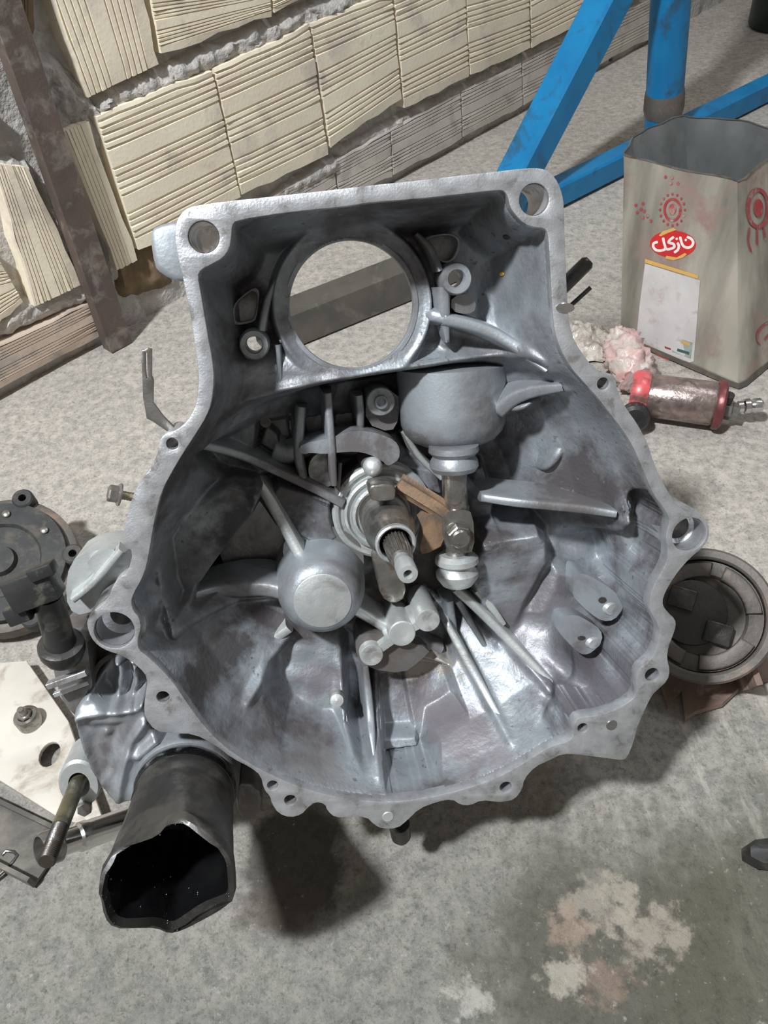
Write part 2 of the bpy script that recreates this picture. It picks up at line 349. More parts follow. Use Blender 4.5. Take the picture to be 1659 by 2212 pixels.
# ================================================================== SETTING
# ---- floor
def floor_mat():
    m = bpy.data.materials.new('worn_concrete_floor'); m.use_nodes = True; nt = m.node_tree; b = nt.nodes['Principled BSDF']
    co = nt.nodes.new('ShaderNodeTexCoord').outputs['Object']
    n1 = noi(nt, co, 6, 6, 0.65); n2 = noi(nt, co, 75, 8, 0.8); n3 = noi(nt, co, 260, 4, 0.7)
    col = mix(nt, ramp(nt, n1, [(0.35, 0.0), (0.68, 1.0)]), (0.66, 0.595, 0.52), (0.55, 0.505, 0.45))
    col = mix(nt, ramp(nt, n2, [(0.42, 0.0), (0.60, 0.75)]), col, (0.33, 0.315, 0.29))
    col = mix(nt, ramp(nt, n3, [(0.55, 0.0), (0.66, 0.6)]), col, (0.20, 0.19, 0.17))
    col = mix(nt, ramp(nt, noi(nt, co, 28, 5, 0.6, 0.6), [(0.63, 0.0), (0.68, 0.7)]), col, (0.60, 0.55, 0.50))
    # darker, slightly cooler tone towards the viewer
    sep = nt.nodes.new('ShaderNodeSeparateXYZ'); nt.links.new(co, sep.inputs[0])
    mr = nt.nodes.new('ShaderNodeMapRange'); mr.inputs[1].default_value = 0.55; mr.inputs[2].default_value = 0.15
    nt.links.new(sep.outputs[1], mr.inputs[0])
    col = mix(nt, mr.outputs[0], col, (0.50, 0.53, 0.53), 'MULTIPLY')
    # trowel streaks
    st = mapn(nt, co, (70, 14, 1), (0, 0, math.radians(-38)))
    sn = ramp(nt, noi(nt, st, 1.0, 5, 0.6), [(0.52, 0.0), (0.62, 1.0)])
    def blob(cx, cy, rx, ry, rot=0, rag=0.45, soft=0.12, ns=14):
        mp = nt.nodes.new('ShaderNodeMapping'); mp.vector_type = 'TEXTURE'
        mp.inputs['Location'].default_value = (cx, cy, 0); mp.inputs['Rotation'].default_value = (0, 0, rot); mp.inputs['Scale'].default_value = (rx, ry, 100)
        nt.links.new(co, mp.inputs[0])
        ln = nt.nodes.new('ShaderNodeVectorMath'); ln.operation = 'LENGTH'; nt.links.new(mp.outputs[0], ln.inputs[0])
        ma = nt.nodes.new('ShaderNodeMath'); ma.operation = 'MULTIPLY_ADD'; ma.inputs[1].default_value = -2*rag; ma.inputs[2].default_value = rag
        nt.links.new(noi(nt, co, ns, 6, 0.65), ma.inputs[0])
        ad = nt.nodes.new('ShaderNodeMath'); ad.operation = 'ADD'; nt.links.new(ln.outputs['Value'], ad.inputs[0]); nt.links.new(ma.outputs[0], ad.inputs[1])
        r = nt.nodes.new('ShaderNodeMapRange'); r.inputs[1].default_value = 1+soft; r.inputs[2].default_value = 1-soft
        nt.links.new(ad.outputs[0], r.inputs[0]); return r.outputs[0]
    def mul(a, bb):
        x = nt.nodes.new('ShaderNodeMath'); x.operation = 'MULTIPLY'
        for i, q in enumerate((a, bb)):
            if isinstance(q, (int, float)): x.inputs[i].default_value = q
            else: nt.links.new(q, x.inputs[i])
        return x.outputs[0]
    p = fl(1560, 1560); area_s = blob(p.x, p.y, 0.14, 0.30, -0.3, 0.5, 0.4)
    col = mix(nt, mul(mul(sn, area_s), 0.5), col, (0.62, 0.57, 0.49))
    p = fl(1330, 2060); wet = blob(p.x, p.y, 0.115, 0.085, 0.2, 0.9, 0.35, 16)
    col = mix(nt, mul(wet, 0.88), col, (0.12, 0.112, 0.088))
    p = fl(1600, 2080); wet2 = blob(p.x, p.y, 0.06, 0.12, -0.5, 0.8, 0.35, 18)
    col = mix(nt, mul(wet2, 0.75), col, (0.12, 0.115, 0.08))
    for (px, py_, r, c) in ((1300, 1960, 0.022, (0.40, 0.36, 0.30)), (1240, 2010, 0.015, (0.38, 0.29, 0.22)), (1400, 2010, 0.02, (0.45, 0.39, 0.32)), (1340, 1930, 0.013, (0.42, 0.38, 0.3)), (1310, 2130, 0.014, (0.30, 0.22, 0.17)), (1020, 2150, 0.012, (0.52, 0.49, 0.44)), (1220, 2110, 0.012, (0.5, 0.46, 0.38))):
        p = fl(px, py_); col = mix(nt, mul(blob(p.x, p.y, r*1.15, r*0.95, 0, 2.6, 0.35, 60), 0.75), col, c)
    p = fl(635, 1860); oil = blob(p.x, p.y, 0.043, 0.055, 0, 0.5, 0.12, 30)  # dark brown mottled patch to the right of the boot
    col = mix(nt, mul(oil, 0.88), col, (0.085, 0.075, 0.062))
    p = fl(600, 1960); brown_patch = blob(p.x, p.y, 0.035, 0.02, 0, 0.7, 0.2, 40)  # smaller brown patch below it
    col = mix(nt, mul(brown_patch, 0.6), col, (0.12, 0.095, 0.075))
    p = fl(1290, 720); col = mix(nt, mul(blob(p.x, p.y, 0.05, 0.05, 0, 1.2, 0.4, 40), 0.55), col, (0.2, 0.18, 0.16))
    col = mix(nt, 1.0, col, ramp(nt, noi(nt, co, 95, 8, 0.85), [(0.36, 0.62), (0.5, 0.95), (0.66, 1.0)]), 'MULTIPLY')
    col = mix(nt, ramp(nt, noi(nt, co, 140, 5, 0.7), [(0.62, 0.0), (0.72, 0.45)]), col, (0.62, 0.58, 0.52))
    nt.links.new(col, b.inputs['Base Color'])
    rr = nt.nodes.new('ShaderNodeMapRange'); rr.inputs[3].default_value = 0.85; rr.inputs[4].default_value = 0.42
    nt.links.new(wet, rr.inputs[0]); nt.links.new(rr.outputs[0], b.inputs['Roughness'])
    hs = nt.nodes.new('ShaderNodeMath'); hs.operation = 'ADD'; nt.links.new(n2, hs.inputs[0]); nt.links.new(mul(mul(sn, area_s), 0.12), hs.inputs[1])
    bp = nt.nodes.new('ShaderNodeBump'); bp.inputs['Strength'].default_value = 0.8; bp.inputs['Distance'].default_value = 0.004
    nt.links.new(hs.outputs[0], bp.inputs['Height'])
    b2 = nt.nodes.new('ShaderNodeBump'); b2.inputs['Strength'].default_value = 0.5; b2.inputs['Distance'].default_value = 0.0015
    nt.links.new(n3, b2.inputs['Height']); nt.links.new(bp.outputs[0], b2.inputs['Normal']); nt.links.new(b2.outputs[0], b.inputs['Normal'])
    return m
fv, ff = [], []
NX, NY = 70, 80
for j in range(NY+1):
    for i in range(NX+1):
        x = -1.6+4.6*i/NX; y = -0.8+5.2*j/NY
        z = mnoise.noise(V((x*3, y*3, 0)))*0.003 - 0.003
        fv.append((x, y, z))
for j in range(NY):
    for i in range(NX): a = j*(NX+1)+i; ff.append((a, a+1, a+NX+2, a+NX+1))
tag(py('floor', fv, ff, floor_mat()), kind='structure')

# ---- wall: rough mortar bed with individual ridged hollow blocks
wv, wf = [], []
NX, NY = 260, 60
for j in range(NY+1):
    for i in range(NX+1):
        s = -0.6+3.6*i/NX; z = -0.01+0.95*j/NY
        nz = mnoise.fractal(V((s*22, z*22, 3)), 0.8, 2.1, 4)
        d = -0.006 + 0.006*nz
        wv.append((s, z, d))
for j in range(NY):
    for i in range(NX): a = j*(NX+1)+i; wf.append((a, a+1, a+NX+2, a+NX+1))
wall = py('wall_back', wv, wf, MORTAR); wall.matrix_world = WM; tag(wall, kind='structure')
def brick(quad, orient, m, off=0.012, thick=0.03, groups=3, seed=0, rag=0.003, inpix=True):
    """ridged clay block; quad = TL,TR,BR,BL"""
    rnd = random.Random(seed)
    Q = [V(wl(x, y, off)) for x, y in quad] if inpix else [V(q) for q in quad]
    TL, TR, BR, BL = Q
    def at(u, v): return (TL*(1-u)+TR*u)*(1-v) + (BL*(1-u)+BR*u)*v
    prof = [(0.0, 0)]
    gh = 1.0/groups
    for g in range(groups):
        base = g*gh
        for k in range(5):
            c = base + gh*(0.10+0.145*k)
            prof += [(c-0.009, 0), (c-0.002, -0.0032), (c+0.010, -0.0026), (c+0.014, 0)]
    prof.append((1.0, 0))
    nu = 6; vs_, fs = [], []
    e0 = [rnd.uniform(-1, 1)*rag for _ in range(nu+1)]; e1 = [rnd.uniform(-1, 1)*rag for _ in range(nu+1)]
    L = len(prof)
    for (t, d) in prof:
        for i in range(nu+1):
            s = i/nu
            p = at(s, t) if orient == 'h' else at(t, s)
            w_ = (e0[i] if t < 0.05 else e1[i] if t > 0.95 else 0)
            jj = rnd.uniform(-1, 1)*0.0004
            q = V((p.x+(w_ if orient == 'v' else 0), p.y+(w_ if orient == 'h' else 0)+jj))
            edge = rnd.uniform(0, 0.003) if (t in (0.0, 1.0) or i in (0, nu)) else 0
            vs_.append((q.x, q.y, off+d-edge))
    for r in range(L-1):
        for i in range(nu): a = r*(nu+1)+i; fs.append((a, a+1, a+nu+2, a+nu+1))
    # sides
    loop = [i for i in range(nu+1)] + [r*(nu+1)+nu for r in range(1, L)] + [(L-1)*(nu+1)+i for i in range(nu-1, -1, -1)] + [r*(nu+1) for r in range(L-2, 0, -1)]
    k0 = len(vs_)
    for i in loop: v = vs_[i]; vs_.append((v[0], v[1], off-thick))
    n = len(loop)
    for i in range(n): fs.append((loop[i], loop[(i+1) % n], k0+(i+1) % n, k0+i))
    o = py('brick', vs_, fs, m, wall, 25); return o
BR = [
 (((88, -60), (298, -60), (343, 140), (190, 212)), 'v', BRICK),
 (((318, -60), (580, -60), (588, 32), (350, 118)), 'h', BRICK),
 (((590, -62), (790, -130), (790, -66), (594, 26)), 'h', BRICK),
 (((210, 251), (459, 150), (521, 426), (302, 543)), 'h', BRICK),
 (((464, 146), (669, 55), (710, 331), (525, 423)), 'h', BRICK),
 (((674, 52), (848, -14), (868, 212), (716, 320)), 'h', BRICK),
 (((854, -13), (1002, -80), (1015, 165), (876, 235)), 'h', BRICK),
 (((1006, -80), (1143, -110), (1146, 105), (1018, 161)), 'h', BRICK),
 (((1147, -110), (1290, -190), (1262, 48), (1151, 102)), 'h', BRICK),
 (((1296, -190), (1400, -240), (1400, -20), (1268, 46)), 'h', BRICK),
 (((724, 348), (843, 282), (849, 380), (738, 436)), 'h', BRICKG),
 (((846, 280), (996, 200), (999, 300), (851, 378)), 'h', BRICKG),
 (((999, 197), (1127, 134), (1130, 228), (1002, 297)), 'h', BRICKG),
 (((1130, 132), (1270, 62), (1272, 152), (1133, 226)), 'h', BRICKG),
 (((1274, 60), (1420, -10), (1420, 74), (1276, 150)), 'h', BRICKG),
 (((560, 440), (720, 350), (734, 438), (560, 526)), 'h', BRICKG),
 (((138, 285), (192, 264), (300, 562), (256, 584)), 'v', BRICK),
 (((-20, 352), (64, 362), (177, 616), (76, 664)), 'v', BRICK),
 (((-80, 500), (-10, 545), (52, 655), (-40, 730)), 'h', BRICK),
 (((-60, 775), (194, 655), (221, 722), (-60, 870)), 'h', BRICKP),
 (((18, -60), (78, -60), (70, 122), (40, 60)), 'v', MUD),
 (((-60, 230), (-12, 240), (-4, 330), (-60, 330)), 'h', BRICK),
]
for i, (q, o_, m_) in enumerate(BR):
    off = 0.010 if m_ is BRICKG else 0.020 if i < 18 else 0.014
    brick(q, o_, m_, off=off, groups=3 if o_ == 'h' and m_ is BRICK else 2 if o_ == 'h' else (2 if i in (0, 17) else 1), seed=i, rag=0.0028)
# upper rows beyond the frame keep the wall going, and to the far right
for k in range(10):
    s0 = 0.30+0.23*k
    brick(((s0, 0.76), (s0+0.22, 0.76), (s0+0.22, 0.56), (s0, 0.56)), 'h', BRICK, off=0.018, seed=60+k, inpix=False)
for k in range(7):
    s0 = 1.03+0.225*k
    brick(((s0, 0.545), (s0+0.218, 0.545), (s0+0.218, 0.355), (s0, 0.355)), 'h', BRICK, off=0.018, seed=80+k, inpix=False)
for k in range(2):
    s0 = -0.42+0.22*k
    brick(((s0, 0.32), (s0+0.212, 0.32), (s0+0.212, 0.13), (s0, 0.13)), 'h', BRICK, off=0.018, seed=90+k, inpix=False)
    brick(((s0, 0.54), (s0+0.212, 0.54), (s0+0.212, 0.35), (s0, 0.35)), 'h', BRICK, off=0.018, seed=95+k, inpix=False)
# lumps of mortar standing proud in the bed joints
def lump(name, quad_px, m, amp, off, seed, nx=40, ny=8):
    vs_, fs = [], []
    TL, TR, BR_, BL = [V(wl(x, y)) for x, y in quad_px]
    for j in range(ny+1):
        for i in range(nx+1):
            u, v = i/nx, j/ny
            p = (TL*(1-u)+TR*u)*(1-v)+(BL*(1-u)+BR_*u)*v
            e = math.sin(math.pi*v)**0.5 if 0 < v < 1 else 0
            n_ = mnoise.fractal(V((p.x*45+seed, p.y*45, seed)), 0.7, 2.2, 4)
            e2 = min(1, min(u, 1-u)*nx/2)
            jx = mnoise.noise(V((p.x*60, p.y*60, seed+5)))*0.006
            vs_.append((p.x, p.y+jx, -0.008 + (off+0.008+amp*n_)*e*e2))
    for j in range(ny):
        for i in range(nx): a = j*(nx+1)+i; fs.append((a, a+1, a+nx+2, a+nx+1))
    return py(name, vs_, fs, m, wall, 60)
lump('mortar', ((185, 205), (850, -80), (850, -10), (200, 262)), MORTAR, 0.010, 0.014, 1, 90, 12)
lump('mortar', ((55, 85), (165, 150), (250, 330), (95, 300)), MORTAR, 0.012, 0.010, 2, 36, 24)
lump('mortar', ((70, 360), (110, 380), (190, 640), (160, 640)), MORTAR, 0.008, 0.010, 3, 12, 40)
lump('mortar', ((-60, 330), (60, 345), (70, 372), (-60, 372)), MORTAR, 0.008, 0.012, 4, 24, 8)
lump('mortar', ((20, 650), (200, 600), (215, 640), (-20, 740)), MORTAR, 0.007, 0.010, 5, 30, 12)
lump('mortar', ((240, 560), (345, 520), (385, 620), (255, 650)), MUD, 0.006, 0.006, 6, 20, 12)
lump('mortar', ((190, 440), (215, 430), (262, 610), (240, 612)), MORTAR, 0.006, 0.010, 7, 10, 30)
lump('mortar', ((600, 400), (720, 330), (740, 365), (600, 440)), MORTAR, 0.007, 0.012, 8, 30, 10)
lump('mortar', ((716, 318), (1250, 55), (1262, 75), (722, 352)), MORTAR, 0.004, 0.006, 9, 90, 8)

# ---- iron angle against the wall
pm = empty('iron_post', WM, 'rusty brown iron angle post standing against the brick wall', 'post')
a0 = V(wl(235, 668, 0.045)); a1 = V(wl(10, 0, 0.045)); a0 = a0-(a1-a0)*(a0.y/(a1.y-a0.y)); dirp = (a1-a0); a1 = a0+dirp*1.25
sd = V((-dirp.y, dirp.x)).normalized()
def wp(p, k, d): q = p + sd*k; return V((q.x, q.y, d))
def wbar(name, k0, k1, d0, d1):
    vs_ = [wp(a, k, d) for a in (a0, a1) for (k, d) in ((k0, d0), (k1, d0), (k1, d1), (k0, d1))]
    return py(name, vs_, [(0, 1, 2, 3), (4, 5, 6, 7), (0, 1, 5, 4), (1, 2, 6, 5), (2, 3, 7, 6), (3, 0, 4, 7)], POLE, pm, 30)
wbar('front_flange', -0.020, 0.020, 0.042, 0.046)
wbar('side_flange', 0.0162, 0.0198, 0.0205, 0.0425)

# ================================================================== GEARBOX
gb = empty('gearbox', GM, 'large grey aluminium gearbox lying with its open bell housing towards the viewer', 'gearbox')
OUT = [(378,495),(383,473),(398,453),(419,444),(481,435),(553,428),(625,420),(716,410),(800,400),(900,390),(1000,378),(1060,372),(1107,366),(1154,362),(1180,366),(1200,383),(1212,408),(1218,433),(1219,459),(1221,531),(1224,603),(1227,665),(1231,704),(1243,741),(1270,780),(1288,799),(1306,804),(1324,809),(1333,824),(1333,845),(1353,882),(1379,918),(1400,958),(1414,1004),(1439,1055),(1458,1085),(1474,1100),(1490,1106),(1512,1112),(1526,1124),(1533,1143),(1531,1164),(1518,1184),(1492,1205),(1465,1235),(1446,1264),(1433,1290),(1432,1308),(1443,1323),(1459,1338),(1461,1352),(1455,1371),(1445,1396),(1441,1422),(1448,1448),(1443,1470),(1424,1488),(1408,1503),(1391,1539),(1377,1572),(1369,1605),(1355,1638),(1344,1643),(1307,1638),(1255,1631),(1215,1629),(1189,1642),(1156,1657),(1133,1683),(1129,1705),(1112,1728),(1087,1733),(1074,1733),(1040,1729),(1015,1741),(994,1739),(977,1727),(943,1733),(905,1748),(880,1773),(859,1790),(825,1791),(808,1782),(791,1765),(753,1765),(724,1767),(707,1752),(702,1737),(681,1733),(664,1746),(652,1760),(627,1767),(601,1758),(586,1735),(584,1722),(570,1706),(563,1676),(542,1659),(500,1638),(466,1611),(419,1586),(371,1585),(335,1580),(312,1550),(311,1525),(315,1495),(319,1473),(312,1454),(288,1432),(260,1415),(235,1408),(212,1396),(196,1378),(187,1351),(190,1335),(201,1320),(222,1306),(236,1289),(244,1264),(260,1245),(276,1237),(288,1190),(268,1183),(265,1158),(274,1117),(279,1096),(285,1077),(292,1059),(307,1034),(328,1008),(343,972),(345,951),(354,938),(383,929),(404,911),(423,878),(428,845),(430,813),(425,777),(419,730),(412,683),(401,632),(394,596),(387,567),(378,524)]
INN = [(510,476),(625,458),(734,448),(800,437),(900,430),(1000,419),(1078,410),(1089,413),(1097,424),(1102,448),(1115,466),(1133,484),(1154,491),(1176,493),(1183,502),(1186,531),(1190,603),(1194,675),(1198,715),(1209,751),(1230,791),(1259,824),(1288,856),(1314,889),(1342,925),(1364,958),(1377,986),(1392,1022),(1410,1065),(1430,1092),(1442,1110),(1446,1125),(1441,1145),(1438,1163),(1443,1185),(1441,1212),(1428,1239),(1410,1268),(1403,1294),(1404,1319),(1417,1341),(1426,1359),(1424,1384),(1413,1417),(1395,1435),(1381,1445),(1374,1471),(1376,1503),(1346,1526),(1298,1545),(1250,1550),(1238,1565),(1240,1587),(1228,1602),(1204,1608),(1182,1616),(1142,1642),(1098,1668),(1048,1691),(964,1716),(880,1731),(816,1733),(753,1727),(690,1714),(627,1693),(563,1663),(500,1625),(460,1590),(426,1550),(397,1508),(375,1475),(346,1443),(317,1417),(299,1403),(297,1381),(305,1356),(301,1334),(288,1320),(283,1301),(288,1283),(305,1254),(317,1222),(325,1175),(335,1117),(350,1059),(372,1019),(393,983),(426,933),(446,900),(457,871),(463,820),(459,777),(450,730),(441,676),(434,632),(427,596),(434,583),(455,572),(481,558),(495,538),(500,512),(501,488)]
FT = 0.011
outer = smooth_poly(GP(OUT), 1); inner = smooth_poly(GP(INN), 1)
HOLES = [(440, 512, 34), (1154, 431, 32), (1303, 829, 12.5), (1489, 1155, 36), (1409, 1458, 15), (1259, 1573, 11), (1093, 1701, 13), (627, 1729, 13), (589, 1697, 12), (372, 959, 13), (352, 1506, 14), (247, 1362, 44)]
holes = [gc(*h) for h in HOLES]
fl_o = plate('flange', outer, [inner]+holes, -FT, 0.0, ALUF, gb, 0.0007)
# sleeves of the bolt holes (bored tubes behind the flange)
for (px, py_, r), dp in zip(HOLES, (0.03, 0.03, 0.03, 0.05, 0.03, 0.02, 0.03, 0.022, 0.022, 0.03, 0.03, 0.05)):
    g = G(px, py_, 0); rr = r*SL(px, py_)
    wall_t = 0.0045 if r > 20 else 0.003
    if r > 40:   # stepped dowel bore on the left
        prof = [(rr+wall_t*1.3, -FT-dp), (rr+wall_t*1.3, -FT*0.9), (rr+0.0006, -FT*0.9), (rr-0.0004, -0.004), (rr*0.97, -0.022), (rr*0.62, -0.026), (rr*0.58, -FT-dp)]
    elif px > 1400 and r > 20:
        prof = [(rr+wall_t, -FT-dp), (rr+wall_t, -FT*0.9), (rr+0.0006, -FT*0.9), (rr-0.0003, -0.003), (rr*0.96, -0.016), (rr*0.72, -0.018), (rr*0.70, -FT-dp)]
    else:
        prof = [(rr+wall_t, -FT-dp), (rr+wall_t, -FT*0.9), (rr+0.0006, -FT*0.9), (rr-0.0003, -0.002), (rr*0.96, -FT-dp)]
    prof.append(prof[0])
    lathe('bolt_sleeve', prof, (g.x, g.y, 0), (0, 0, 1), ALUF, gb, 28)
# dowel pins set in the face
for (px, py_, r, m_) in ((838, 1764, 14, ALUL), (1321, 1566, 14, ALU2)):
    g = G(px, py_, 0); rr = r*S(0)
    lathe('dowel_plug', [(rr, -0.004), (rr, 0.0002), (rr*0.9, 0.0006), (0, 0.0006)], (g.x, g.y, 0), (0, 0, 1), m_, gb, 24)
g = G(1222, 665, 0); lathe('dowel_plug', [(0.0042, -0.006), (0.0042, 0.0006), (0.0036, 0.0010), (0, 0.0010)], (g.x-0.0005, g.y, 0), (0, 0, 1), CHROME, gb, 20, sx=0.75, sy=1.45, rot=0)

FILLETS = [
 [(404,958,-.06),(520,985,-.09),(600,1020,-.1),(742,1090,-.105)], [(553,1035,-.11),(618,1145,-.105),(652,1208,-.1)],
 [(400,1296,-.09),(520,1276,-.1),(630,1290,-.1)], [(546,1436,-.1),(625,1360,-.1)], [(790,1440,-.09),(800,1545,-.08),(809,1640,-.05)],
 [(985,1275,-.1),(1110,1395,-.085),(1190,1478,-.06)], [(965,1345,-.105),(1042,1485,-.08),(1082,1558,-.055)],
 [(1040,1076,-.1),(1180,1093,-.08),(1332,1112,-.05)], [(1075,895,-.09),(1150,848,-.07),(1215,838,-.04)],
 [(958,690,-.06),(1070,722,-.06),(1182,800,-.04)], [(960,640,-.06),(968,738,-.06)]]
# ---- bell surface as a relief
RES = 0.00098
ia = np.array(inner); oa = np.array(outer)
x0, y0 = ia.min(0)-0.006; x1, y1 = ia.max(0)+0.006
xs = np.arange(x0, x1, RES); ys = np.arange(y0, y1, RES)
XX, YY = np.meshgrid(xs, ys)
def sdist(poly, X, Y):
    """signed distance, positive inside"""
    p = np.asarray(poly, float); q = np.roll(p, -1, 0)
    best = np.full(X.shape, 1e9); ins = np.zeros(X.shape, bool)
    for (ax_, ay_), (bx_, by_) in zip(p, q):
        ex, ey = bx_-ax_, by_-ay_; L2 = ex*ex+ey*ey+1e-16
        t = np.clip(((X-ax_)*ex+(Y-ay_)*ey)/L2, 0, 1)
        dx, dy = X-ax_-t*ex, Y-ay_-t*ey; np.minimum(best, dx*dx+dy*dy, out=best)
        cond = (ay_ > Y) != (by_ > Y)
        if ay_ != by_: ins ^= cond & (X < (bx_-ax_)*(Y-ay_)/(by_-ay_)+ax_)
    d = np.sqrt(best); return np.where(ins, d, -d)
def segd(X, Y, pts):
    best = np.full(X.shape, 1e9)
    for a, b in zip(pts[:-1], pts[1:]):
        ex, ey = b[0]-a[0], b[1]-a[1]; L2 = ex*ex+ey*ey+1e-16
        t = np.clip(((X-a[0])*ex+(Y-a[1])*ey)/L2, 0, 1)
        np.minimum(best, (X-a[0]-t*ex)**2+(Y-a[1]-t*ey)**2, out=best)
    return np.sqrt(best)
def sm(x, a, b):
    t = np.clip((x-a)/(b-a), 0, 1); return t*t*(3-2*t)
D = sdist(ia, XX, YY)
ang_b = sm(-YY, 0.02, 0.12)               # lower side: longer, shallower cone
ang_r = sm(XX, 0.08, 0.15)*sm(YY, -0.1, 0.0)
SMO = smooth_poly(GP([(445,600),(445,780),(430,900),(393,983),(352,1059),(330,1130),(322,1200),(322,1270),(330,1350),(352,1430),(397,1508),(460,1590),(563,1663),(690,1714),(816,1733),(964,1716),(1098,1664),(1190,1610),(1290,1530),(1365,1440),(1405,1330),(1422,1220),(1410,1110),(1364,958),(1288,856),(1230,791),(1198,700),(1198,600)]), 3)
D2 = np.clip(sdist(SMO, XX, YY), 0.0045, None)
_w = sm(D, 0.0, 0.016)*(1-sm(YY, 0.05, 0.09))
deff = (D*(1-_w)+D2*_w)*(1-0.42*ang_b)*(1-0.25*ang_r)
base = np.interp(deff, [-0.01, -0.0005, 0.0008, 0.004, 0.010, 0.020, 0.035, 0.060, 0.085, 0.3],
                       [-0.006, -0.007, -0.012, -0.030, -0.052, -0.072, -0.092, -0.116, -0.126, -0.126])
HF = base.copy()
# starter pocket above the arc
arc_px = [(380, 900), (455, 892), (520, 872), (600, 853), (700, 833), (800, 815), (900, 800), (1000, 785), (1090, 772), (1150, 776), (1210, 800), (1300, 840)]
arc = np.array(GP(arc_px, -0.06)); ay = np.interp(XX, arc[:, 0], arc[:, 1])
sdv = YY-ay
right_slow = sm(XX, G(1050, 600, -.05).x, G(1150, 600, -.05).x)
dst = D*(1-0.45*right_slow)
st_z = np.interp(dst, [-0.01, -0.0005, 0.0008, 0.003, 0.008, 0.016, 0.03, 0.3], [-0.006, -0.007, -0.012, -0.028, -0.046, -0.0565, -0.0585, -0.0585])
# recessed floor of the pocket outside the raised ring
hc = G(762, 660, -0.060); HR = 134*SL(762, 660, -0.060)
rh = np.hypot(XX-hc.x, YY-hc.y)
ringd = sm(rh, HR*1.27, HR*1.36)*sm(YY, G(0, 790, -.06).y, G(0, 690, -.06).y)
st_z = st_z - 0.016*ringd*sm(D, 0.006, 0.02)*(1-right_slow)
rr_out = HR*1.27*(1+0.0*XX)
st_z += 0.0022*np.exp(-((rh-HR*1.25)/0.0022)**2)*sm(YY, G(0, 800, -.06).y, G(0, 720, -.06).y)
t = sm(sdv, -0.010, 0.004)
HF = HF*(1-t) + st_z*t
# arc lip: slight ridge along the edge
HF += 0.004*np.exp(-((sdv-0.002)/0.005)**2)*sm(D, 0.004, 0.02)
def pad(poly_px, z, soft=0.004, add=False, tilt=None, grow=0.0):
    """raise/sink an outlined area; z metres (or offset when add)"""
    global HF
    pz = z if not add else -0.11
    P = GP(poly_px, pz); d = sdist(P, XX, YY)+grow
    t = sm(d, -soft, soft)
    zz = z
    if tilt:
        cx, cy = np.mean(np.array(P), 0); zz = z + tilt[0]*(XX-cx) + tilt[1]*(YY-cy)
    if add: HF = HF + zz*t
    else: HF = HF*(1-t) + zz*t
def dome(px, py_, rpx, z, h, rx=1.0, ry=1.0, rot=0.0):
    global HF
    g = G(px, py_, z+h); r = rpx*S(z+h)
    dx, dy = XX-g.x, YY-g.y; c_, s_ = math.cos(rot), math.sin(rot)
    u, v = (dx*c_+dy*s_)/rx, (-dx*s_+dy*c_)/ry
    q = np.clip(1-(u*u+v*v)/(r*r), 0, 1)
    HF = np.where(q > 0, np.maximum(HF, z+h*np.sqrt(q)), HF)
# --- features of the bell floor
pad([(600,1040),(735,1080),(745,1160),(700,1190),(610,1150),(575,1080)], -0.098, 0.004)
pad([(470,1075),(560,1060),(625,1160),(610,1200),(500,1180),(455,1200)], -0.165, 0.005)      # dark void
pad([(548,1030),(566,1062),(552,1112),(520,1150),(480,1205),(440,1262),(392,1290),(372,1250),(362,1160),(396,1110),(450,1070),(505,1032)], -0.070, 0.0035, tilt=(0.12, 0.0))
pad([(430,960),(560,900),(640,905),(640,1000),(600,1020),(545,1030),(470,1010)], -0.100, 0.005)
pad([(560,905),(625,895),(640,990),(600,1020),(552,985)], -0.118, 0.003)                        # pocket round small bore
pad([(575,915),(600,935),(615,985),(585,975),(560,960)], -0.108, 0.0015)
pad([(658,872),(700,868),(704,925),(664,925)], -0.20, 0.0015)
pad([(716,868),(765,862),(768,920),(722,924)], -0.20, 0.0015)
pad([(640,945),(700,930),(860,930),(880,985),(850,1010),(780,990),(700,985),(650,1000)], -0.112, 0.004)
pad([(870,1000),(950,1010),(965,1080),(905,1060),(860,1030)], -0.102, 0.004)
pad([(1020,1010),(1045,1000),(1070,1080),(1060,1160),(1030,1190),(1010,1120)], -0.103, 0.003)
# triangular facet on the right
pad([(1030,1160),(1160,1130),(1185,1160),(1190,1215),(1150,1300),(1120,1390),(1085,1400),(1040,1330),(1000,1250)], -0.074, 0.007, tilt=(0.05, 0.22))
pad([(1185,1140),(1290,1120),(1330,1200),(1240,1260),(1190,1260)], -0.094, 0.010)
# right wall lit panel and its shoulder
pad([(1350,1040),(1385,1080),(1395,1120),(1380,1160),(1392,1190),(1350,1240),(1340,1150)], -0.050, 0.006, tilt=(0.45, 0.0))
pad([(1190,1210),(1300,1240),(1380,1370),(1400,1440),(1330,1470),(1220,1420),(1150,1330)], -0.074, 0.012)
# lower right pocket wall
pad([(1190,1470),(1330,1480),(1330,1530),(1240,1545),(1215,1560),(1215,1590),(1190,1600)], -0.034, 0.012, tilt=(0.5, -0.5))
